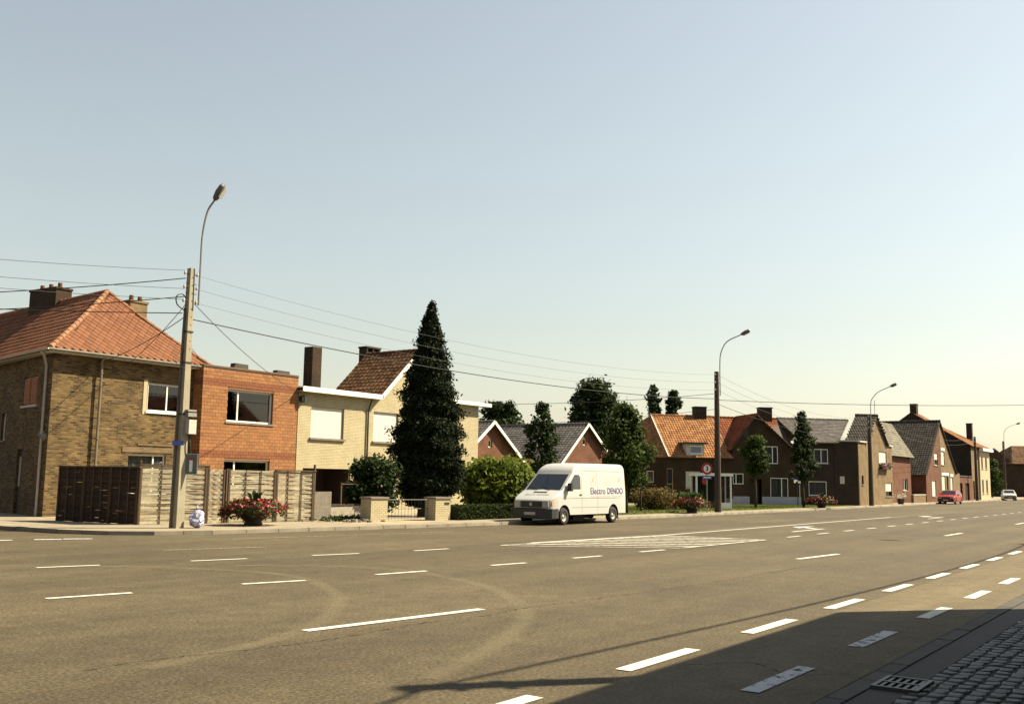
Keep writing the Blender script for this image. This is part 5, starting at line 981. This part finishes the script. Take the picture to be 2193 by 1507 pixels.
ZT = [(0, .96), (.05, 1.0), (.35, 1.15), (.82, 1.36), (1.6, 2.03), (1.75, 2.2), (1.95, 2.33), (2.2, 2.43), (2.6, 2.48), (5.7, 2.50), (5.9, 2.47), (5.98, 2.40), (6.02, 2.3)]
HW = [(0, .80), (.06, .86), (.2, .92), (.5, .955), (1, .965), (5.8, .965), (5.98, .945), (6.02, .92)]
v_lean = lambda z: .0 if z < 1.1 else .115 * ((z - 1.1) / 1.4) ** 1.2
xs = sorted(set([0, .03, .06, .12, .2, .35, .5, .56] + [XW[0] - .44 + .88 * k / 14 for k in range(15)] + [1.6, 1.68, 1.75, 1.85, 1.95, 2.05, 2.2, 2.4, 2.6, 3, 3.5, 4.0, 4.3] + [XW[1] - .44 + .88 * k / 14 for k in range(15)] + [5.6, 5.8, 5.9, 5.95, 5.98, 6.02, .82]))
m, sw = loft(xs, v_zb, lambda x: interp(ZT, x), lambda x: interp(HW, x), v_lean, lambda x: interp([(0, .04), (.8, .06), (1.6, .10), (2.2, .14), (6.1, .14)], x), yc)
body = m.build('body', 'van_white', van, smooth=True)
em = body.modifiers.new('split', 'EDGE_SPLIT'); em.split_angle = math.radians(32)
def side(pts, off=.006, yside=-1): return [V((x, yc + yside * (sw(x, z) + off), z)) for x, z in pts]
gm_ = MB(); gm_.face([(.86, yc - .80, interp(ZT, .86) + .022), (1.56, yc - .735, interp(ZT, 1.56) + .022), (1.56, yc + .735, interp(ZT, 1.56) + .022), (.86, yc + .80, interp(ZT, .86) + .022)][::1]); gm_.build('windscreen', 'van_glass', body)
ws = MB(); ws.face([(.855, yc - .82, interp(ZT, .855) + .018), (1.575, yc - .755, interp(ZT, 1.575) + .018), (1.575, yc + .755, interp(ZT, 1.575) + .018), (.855, yc + .82, interp(ZT, .855) + .018)]); ws.build('windscreen_seal', 'rubber', body)
for s_ in (-1, 1):
    dmm = MB(); dmm.face(side([(1.16, 1.42), (2.18, 1.42), (2.2, 1.9), (2.1, 2.0), (1.78, 2.0)], .005, s_)); o = dmm.build('side_window', 'rubber', body)
    g2 = MB(); g2.face(side([(1.42, 1.45), (2.15, 1.45), (2.17, 1.88), (2.08, 1.97), (1.80, 1.97), (1.42, 1.62)], .009, s_)); g2.face(side([(1.20, 1.45), (1.38, 1.45), (1.38, 1.585)], .009, s_)); g2.build('pane', 'van_glass', o)
    yy = yc + s_ * (sw(1.25, 1.5) + .14); m = MB(); m.box(1.12, 1.26, yy - .09, yy + .09, 1.34, 1.66); m.beam((1.25, yc + s_ * sw(1.3, 1.4), 1.38), (1.2, yy, 1.42), .05, .05); m.build('wing_mirror', 'plastic_dark', van)
    sm = MB()
    for x, z0, z1 in ((1.02, 1.0, 1.4), (2.28, .45, 2.0), (3.55, .45, 2.15)):
        for k in range(8): za, zb_ = lerp(z0, z1, k / 8), lerp(z0, z1, (k + 1) / 8); sm.face(side([(x, za), (x + .012, za), (x + .012, zb_), (x, zb_)], .004, s_))
    for z, x0, x1 in ((1.05, .75, 5.95), (.68, 1.5, 4.4), (2.17, 2.3, 5.85)):
        for k in range(6): a, b = lerp(x0, x1, k / 6), lerp(x0, x1, (k + 1) / 6); sm.face(side([(a, z), (b, z), (b, z + .012), (a, z + .012)], .0045, s_))
    sm.build('panel_seams', 'seam', body)
    hd = MB(); hd.box(2.1, 2.24, yc + s_ * sw(2, 1.2) - .02, yc + s_ * sw(2, 1.2) + .02, 1.17, 1.22); hd.build('door_handle', 'plastic_dark', van)
    for x in XW: wheel(van, x, yc - .95 if s_ < 0 else yc + .95, .335, .2, s_ < 0)
    m = MB(); m.box(5.33, 5.39, yc + s_ * .78 - .13, yc + s_ * .78 + .13, .17, .5); m.build('mud_flap', 'rubber', van)
    m = MB(); m.box(-.035, .14, yc + s_ * .66 - .16, yc + s_ * .66 + .13, .72, .93); o = m.build('headlight', 'headlamp', van); MB().box(.1, .26, yc + s_ * .875 - .03, yc + s_ * .875 + .03, .78, .93).build('indicator', 'orange_lens', o)
    m = MB(); m.box(6.0, 6.04, yc + s_ * .84 - .07, yc + s_ * .84 + .07, .75, 1.25); m.build('tail_light', 'red_lens', van)
m = MB(); pts = [(.5, -.975), (.3, -.985), (.06, -.94), (-.07, -.80), (-.10, -.4), (-.10, .4), (-.07, .80), (.06, .94), (.3, .985), (.5, .975)]
ins = [(.5, -.90), (.3, -.9), (.1, -.86), (.03, -.75), (.02, -.4), (.02, .4), (.03, .75), (.1, .86), (.3, .9), (.5, .9)]
for k in range(9):
    a, b, c, d_ = pts[k], pts[k + 1], ins[k + 1], ins[k]
    m.face([(a[0], yc + a[1], .28), (b[0], yc + b[1], .28), (b[0], yc + b[1], .64), (a[0], yc + a[1], .64)]); m.face([(a[0], yc + a[1], .64), (b[0], yc + b[1], .64), (c[0], yc + c[1], .68), (d_[0], yc + d_[1], .68)]); m.face([(d_[0], yc + d_[1], .25), (c[0], yc + c[1], .25), (b[0], yc + b[1], .28), (a[0], yc + a[1], .28)])
m.build('front_bumper', 'plastic_dark', van)
gl = MB(); gl.box(-.045, .02, yc - .50, yc + .50, .70, .93); go = gl.build('grille', 'plastic_dark', van)
for k in range(4): MB().box(-.052, -.044, yc - .48, yc + .48, .73 + k * .05, .75 + k * .05).build('grille_bar', 'dark_metal', go)
MB().lathe([(0, -.012), (.07, -.012), (.07, 0)], 16, (-.05, yc, .82), 'x').build('badge', 'hub_steel', go)
MB().box(-.125, -.103, yc - .26, yc + .26, .40, .51).build('number_plate', 'white_old', van); m = MB(); m.box(.55, .6, yc - .42, yc + .42, 0, .03); 
for sy in (-.35, .25): MB().beam((.84, yc + sy, interp(ZT, .84) + .035), (1.0, yc + sy + .5, interp(ZT, 1.0) + .03), .02, .015).build('wiper', 'rubber', body)
vt = MB(); vt.box(.60, .68, yc - .34, yc + .3, interp(ZT, .64) + .012, interp(ZT, .64) + .03); vt.build('bonnet_vent', 'plastic_dark', body)
ub = MB(); ub.box(.3, 5.8, yc - .7, yc + .7, .34, .42); ub.box(.4, 1.45, yc - .9, yc + .9, .5, .85); ub.box(4.4, 5.35, yc - .9, yc + .9, .5, .85); ub.box(2.0, 2.9, yc - .72, yc - .3, .17, .36); ub.tube([(3.2, yc - .3, .3), (4.2, yc - .3, .28)], .09, 8); ub.build('underbody', 'rubber', van)
MB().box(6.0, 6.08, yc - .9, yc + .9, .36, .5).build('rear_bumper', 'plastic_dark', van)
def side_text(name, body_, x0, x1, z, hgt, mat, bold):
    a = math.radians(90 - 4.5); o = text_mesh(name, body_, hgt, mat, van, Matrix.Identity(4), bold, .0015, 'LEFT'); w = max(v.co.x for v in o.data.vertices) or 1; s_ = (x1 - x0) / w
    o.matrix_local = Matrix.Translation((x0, yc - sw((x0 + x1) / 2, z) - .005, z)) @ Matrix.Rotation(a, 4, 'X') @ Matrix.Diagonal((s_, 1, 1, 1)); return o
side_text('lettering', 'Electro', 2.95, 4.2, 1.34, .37, 'letter_blue', .001); side_text('lettering', 'DENOO', 4.36, 5.72, 1.34, .35, 'letter_blue', .005)
lm = MB()
for x0, x1, z in ((3.0, 3.9, 1.12), (4.0, 4.6, 1.12), (4.75, 5.7, 1.12)): lm.face(side([(x0, z), (x1, z), (x1, z + .03), (x0, z + .03)], .005))
for k, (x0, x1) in enumerate(((4.1, 5.15), (4.15, 5.0), (4.13, 4.6))): lm.face(side([(x0, 1.84 - .11 * k), (x1, 1.84 - .11 * k), (x1, 1.88 - .11 * k), (x0, 1.88 - .11 * k)], .005))
lm.build('small_print', 'letter_pale', van)
lg = MB(); fr_ = ((3.0, 1.58, 3.42, 1.60), (3.0, 1.98, 3.42, 2.0), (3.0, 1.6, 3.02, 1.98), (3.40, 1.6, 3.42, 1.98))
for x0, z0, x1, z1 in fr_: lg.face(side([(x0, z0), (x1, z0), (x1, z1), (x0, z1)], .005))
lg.build('logo_frame', 'letter_pale', van); lz = MB(); lz.face(side([(3.08, 1.66), (3.2, 1.8), (3.17, 1.83), (3.34, 1.94), (3.23, 1.79), (3.26, 1.76)], .006)); lz.face(side([(5.25, 1.68), (5.43, 1.82), (5.40, 1.85), (5.61, 1.98), (5.46, 1.8), (5.49, 1.77)], .006)); lz.build('logo_flash', 'letter_orange', van)
ha = math.atan2(.21, .47); text_mesh('bonnet_lettering', 'Electro DENOO', .17, 'letter_grey', van, Matrix.Translation((.42, yc, interp(ZT, .42) + .024)) @ Matrix.Rotation(-math.pi / 2, 4, 'Z') @ Matrix.Rotation(ha, 4, 'X'), .003)
def car(label, loc, rot, paint, L=4.1, H=1.38, W=1.66, hatch=True):
    c = thing('parked_car', label, 'car', loc, rot); yc_ = W / 2; wx = (.78, L - .85)
    zt_ = [(0, .66), (.06, .74), (1.0, .90), (1.08, .93), (1.75, H - .04), (2.1, H), (3.0, H - .02), (3.25, H - .08), (L - .25, .98), (L - .1, .92), (L, .8)]
    def zb(x):
        z = .24
        for q in wx:
            if abs(x - q) < .34: z = max(z, .28 + math.sqrt(.34 ** 2 - (x - q) ** 2))
        return z
    hw_ = lambda x: interp([(0, W / 2 - .12), (.2, W / 2 - .03), (.8, W / 2), (L - .5, W / 2), (L - .1, W / 2 - .06), (L, W / 2 - .12)], x); ln = lambda z: 0 if z < .85 else .34 * (z - .85)
    xs_ = sorted(set([0, .06, .2, 1.0, 1.08, 1.3, 1.5, 1.75, 2.1, 2.6, 3.0, 3.25, 3.5, L - .25, L - .1, L] + [q - .34 + .68 * k / 10 for q in wx for k in range(11)]))
    m, sw_ = loft(xs_, zb, lambda x: interp(zt_, x), hw_, ln, lambda x: .05, yc_); b = m.build('body', paint, c, smooth=True); e_ = b.modifiers.new('split', 'EDGE_SPLIT'); e_.split_angle = math.radians(30)
    def sd_(pts, s_, off=.008): return [V((x, yc_ + s_ * (sw_(x, z) + off), z)) for x, z in pts]
    g1 = MB(); g1.face([(1.14, yc_ - .66, interp(zt_, 1.14) + .025), (1.70, yc_ - .56, interp(zt_, 1.7) + .025), (1.7, yc_ + .56, interp(zt_, 1.7) + .025), (1.14, yc_ + .66, interp(zt_, 1.14) + .025)]); g1.build('windscreen', 'van_glass', b)
    g1 = MB(); g1.face([(3.32, yc_ - .56, interp(zt_, 3.32) + .025), (L - .32, yc_ - .62, interp(zt_, L - .32) + .025), (L - .32, yc_ + .62, interp(zt_, L - .32) + .025), (3.32, yc_ + .56, interp(zt_, 3.32) + .025)]); g1.build('rear_window', 'van_glass', b)
    for s_ in (-1, 1):
        g1 = MB(); g1.face(sd_([(1.45, .90), (2.3, .90), (2.3, H - .12), (1.82, H - .12)], s_)); g1.face(sd_([(2.36, .90), (3.3, .92), (3.1, H - .13), (2.36, H - .12)], s_)); g1.build('side_window', 'van_glass', b)
        for q in wx: wheel(c, q, yc_ + s_ * (W / 2 - .01), .28, .17, s_ < 0)
        MB().box(-.02, .1, yc_ + s_ * .56 - .17, yc_ + s_ * .56 + .15, .56, .68).build('headlight', 'headlamp', c); MB().box(L - .05, L + .01, yc_ + s_ * .58 - .13, yc_ + s_ * .58 + .1, .6, .76).build('tail_light', 'red_lens', c)
        MB().box(1.42, 1.54, yc_ + s_ * (W / 2 + .06) - .08, yc_ + s_ * (W / 2 + .06) + .06, .88, 1.0).build('wing_mirror', 'plastic_dark', c)
    MB().box(-.08, .06, .06, W - .06, .30, .50).build('front_bumper', 'plastic_dark', c); MB().box(L - .06, L + .08, .06, W - .06, .32, .5).build('rear_bumper', 'plastic_dark', c); MB().box(-.022, .02, yc_ - .38, yc_ + .38, .56, .66).build('grille', 'plastic_dark', c); MB().box(-.1, -.081, yc_ - .25, yc_ + .25, .36, .46).build('number_plate', 'white_old', c)
    MB().box(.3, L - .3, .2, W - .2, .2, .3).build('underbody', 'rubber', c)
    return c
car('red hatchback parked at the far kerb before the red gable house', (107.5, 21.9, 0), 0, 'car_red')
car('white hatchback parked near the farthest street lamp', (149.5, 22.6, 0), math.radians(14), 'van_white', 4.2, 1.42)
car('pale blue car standing between the two farthest poles', (166, 29.5, 0), math.radians(10), 'car_blue', 4.3, 1.85, 1.75)
# ------------------------------------------------------------------ vegetation
cf = thing('conifer', 'tall dark pointed conifer in front of the cream house', 'tree', (33.95, 28.6, .1))
m = MB(); m.tube([(-.35, 0, -.1), (-.3, 0, 1.2), (-.1, .05, 3), (0, 0, 8.6)], [.2, .17, .13, .03], 9).tube([(.75, .1, -.1), (.6, .1, 1.3), (.25, .1, 3.0), (.1, 0, 6)], [.15, .13, .1, .03], 8); m.build('trunk', 'bark', cf, smooth=True)
RP = [(.5, .55), (.9, .95), (1.3, 1.2), (2.0, 1.42), (3.0, 1.46), (4.0, 1.38), (5.0, 1.2), (6.0, .97), (7.0, .74), (8.0, .46), (8.8, .24), (9.6, .05)]
P_, N_, S_, Q_ = [], [], [], []
for k in range(11000):
    z = .55 + 9.0 * (1 - math.sqrt(random.random())) if random.random() < .75 else random.uniform(.8, 9.5); a = random.uniform(0, 2 * math.pi)
    br = 1 + .14 * math.sin(3 * a + z * 2.3) + .11 * math.sin(5 * a - z * 4.1) + .13 * math.sin(z * 7.5 + 2 * a) + (random.random() < .14) * random.uniform(.05, .3)
    r = .93 * interp(RP, z) * br * (random.uniform(.25, 1.0) ** .5); c = np.array([r * math.cos(a), r * math.sin(a), z]); o_ = np.array([math.cos(a), math.sin(a), .35]); L = random.uniform(.15, .42) * min(1, .25 + (9.7 - z) / 2.2)
    q0 = random.random()
    for j in range(9):
        P_.append(c + o_ * L * (j / 9 - .4) + np.random.normal(size=3) * .05 + [0, 0, -.22 * (j / 9) ** 2]); N_.append(o_ * .5 + np.random.normal(size=3) * .7); Q_.append(min(1, q0 * .4 + random.random() * .3 + .3 * j / 9))
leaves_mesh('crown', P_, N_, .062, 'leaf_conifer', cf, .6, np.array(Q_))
for k in range(7):
    pass
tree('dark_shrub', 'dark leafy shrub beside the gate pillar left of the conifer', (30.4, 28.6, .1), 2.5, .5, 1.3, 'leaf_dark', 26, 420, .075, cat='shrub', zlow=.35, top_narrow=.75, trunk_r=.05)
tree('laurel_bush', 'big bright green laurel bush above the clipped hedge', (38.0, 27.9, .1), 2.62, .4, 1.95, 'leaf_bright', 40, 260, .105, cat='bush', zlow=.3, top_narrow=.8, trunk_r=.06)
hd = thing('clipped_hedge', 'low clipped dark green hedge along the pavement behind the van', 'hedge', (32.1, 25.35, .1), -.05)
MB().box(.06, 6.24, .06, .69, 0, .52).build('core', 'leaf_core', hd)
n = 14000; P_ = np.random.rand(n, 3) * [6.3, .75, .58]; ax = np.random.randint(0, 4, n); P_[ax == 0, 1] = np.random.normal(.0, .03, (ax == 0).sum()); P_[ax == 1, 2] = np.random.normal(.56, .03, (ax == 1).sum()); P_[ax == 2, 1] = .75; leaves_mesh('foliage', P_, np.random.normal(size=(n, 3)) + [0, -.4, .4], .04, 'leaf_box', hd)
m = MB(); 
for k in range(22): m.tube([(.15 + k * .28, .37, -.05), (.15 + k * .28 + random.uniform(-.1, .1), .37, .5)], .02, 5)
m.build('stems', 'bark', hd)
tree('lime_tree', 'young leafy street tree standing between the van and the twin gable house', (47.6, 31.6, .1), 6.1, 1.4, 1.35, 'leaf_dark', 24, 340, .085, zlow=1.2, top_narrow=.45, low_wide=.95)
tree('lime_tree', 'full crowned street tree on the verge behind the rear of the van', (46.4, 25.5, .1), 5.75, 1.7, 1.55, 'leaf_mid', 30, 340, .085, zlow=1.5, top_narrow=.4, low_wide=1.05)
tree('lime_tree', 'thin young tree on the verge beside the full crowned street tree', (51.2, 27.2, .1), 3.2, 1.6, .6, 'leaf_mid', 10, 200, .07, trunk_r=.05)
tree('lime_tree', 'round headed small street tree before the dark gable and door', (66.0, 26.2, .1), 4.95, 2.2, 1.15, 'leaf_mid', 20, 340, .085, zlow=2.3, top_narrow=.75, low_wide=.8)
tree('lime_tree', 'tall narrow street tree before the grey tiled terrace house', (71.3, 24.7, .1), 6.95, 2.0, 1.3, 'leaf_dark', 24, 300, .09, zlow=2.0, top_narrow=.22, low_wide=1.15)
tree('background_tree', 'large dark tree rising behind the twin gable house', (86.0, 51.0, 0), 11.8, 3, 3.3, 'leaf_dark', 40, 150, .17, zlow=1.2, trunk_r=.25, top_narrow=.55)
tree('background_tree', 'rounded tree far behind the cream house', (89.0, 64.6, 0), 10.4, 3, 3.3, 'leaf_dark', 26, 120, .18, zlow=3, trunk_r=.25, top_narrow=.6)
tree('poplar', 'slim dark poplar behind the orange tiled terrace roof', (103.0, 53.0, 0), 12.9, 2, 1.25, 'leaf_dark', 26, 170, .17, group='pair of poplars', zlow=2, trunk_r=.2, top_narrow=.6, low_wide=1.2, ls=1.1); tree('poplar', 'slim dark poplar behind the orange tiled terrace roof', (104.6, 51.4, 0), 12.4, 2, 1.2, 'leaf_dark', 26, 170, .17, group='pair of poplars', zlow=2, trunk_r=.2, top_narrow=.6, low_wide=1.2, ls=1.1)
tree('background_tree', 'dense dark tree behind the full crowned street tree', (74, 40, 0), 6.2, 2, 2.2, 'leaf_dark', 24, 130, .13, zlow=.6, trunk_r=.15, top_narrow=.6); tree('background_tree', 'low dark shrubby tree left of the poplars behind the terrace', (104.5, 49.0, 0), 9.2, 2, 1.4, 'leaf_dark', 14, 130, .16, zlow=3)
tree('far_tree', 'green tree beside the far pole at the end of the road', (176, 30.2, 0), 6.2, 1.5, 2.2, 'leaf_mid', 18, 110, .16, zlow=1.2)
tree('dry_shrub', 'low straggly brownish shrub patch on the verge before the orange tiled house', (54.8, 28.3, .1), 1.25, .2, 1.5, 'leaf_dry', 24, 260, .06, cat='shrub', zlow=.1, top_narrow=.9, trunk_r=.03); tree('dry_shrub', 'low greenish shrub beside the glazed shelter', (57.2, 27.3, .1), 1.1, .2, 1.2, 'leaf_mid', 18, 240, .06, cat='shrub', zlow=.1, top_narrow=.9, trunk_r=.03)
P_ = np.stack([np.random.uniform(40, 82, 26000), np.random.uniform(24.4, 33, 26000), np.full(26000, .14)], 1); P_ = P_[(P_[:, 1] < 24.5 + (82.4 - P_[:, 0]) * .75)]
tag(leaves_mesh('grass', P_, np.random.normal(size=(len(P_), 3)) * [1, 1, .25], .045, 'grass', None, .25), 'short summer grass growing on the verge under the street trees', 'grass', kind='stuff')
P_ = np.random.normal(size=(900, 3)) * [.7, .25, .05] + [28.0, 27.6, .2]; tag(leaves_mesh('weeds', P_, np.random.normal(size=(900, 3)) + [0, 0, .5], .05, 'leaf_dark'), 'scattered weeds growing in the rubble by the low wall', 'weeds', kind='stuff')
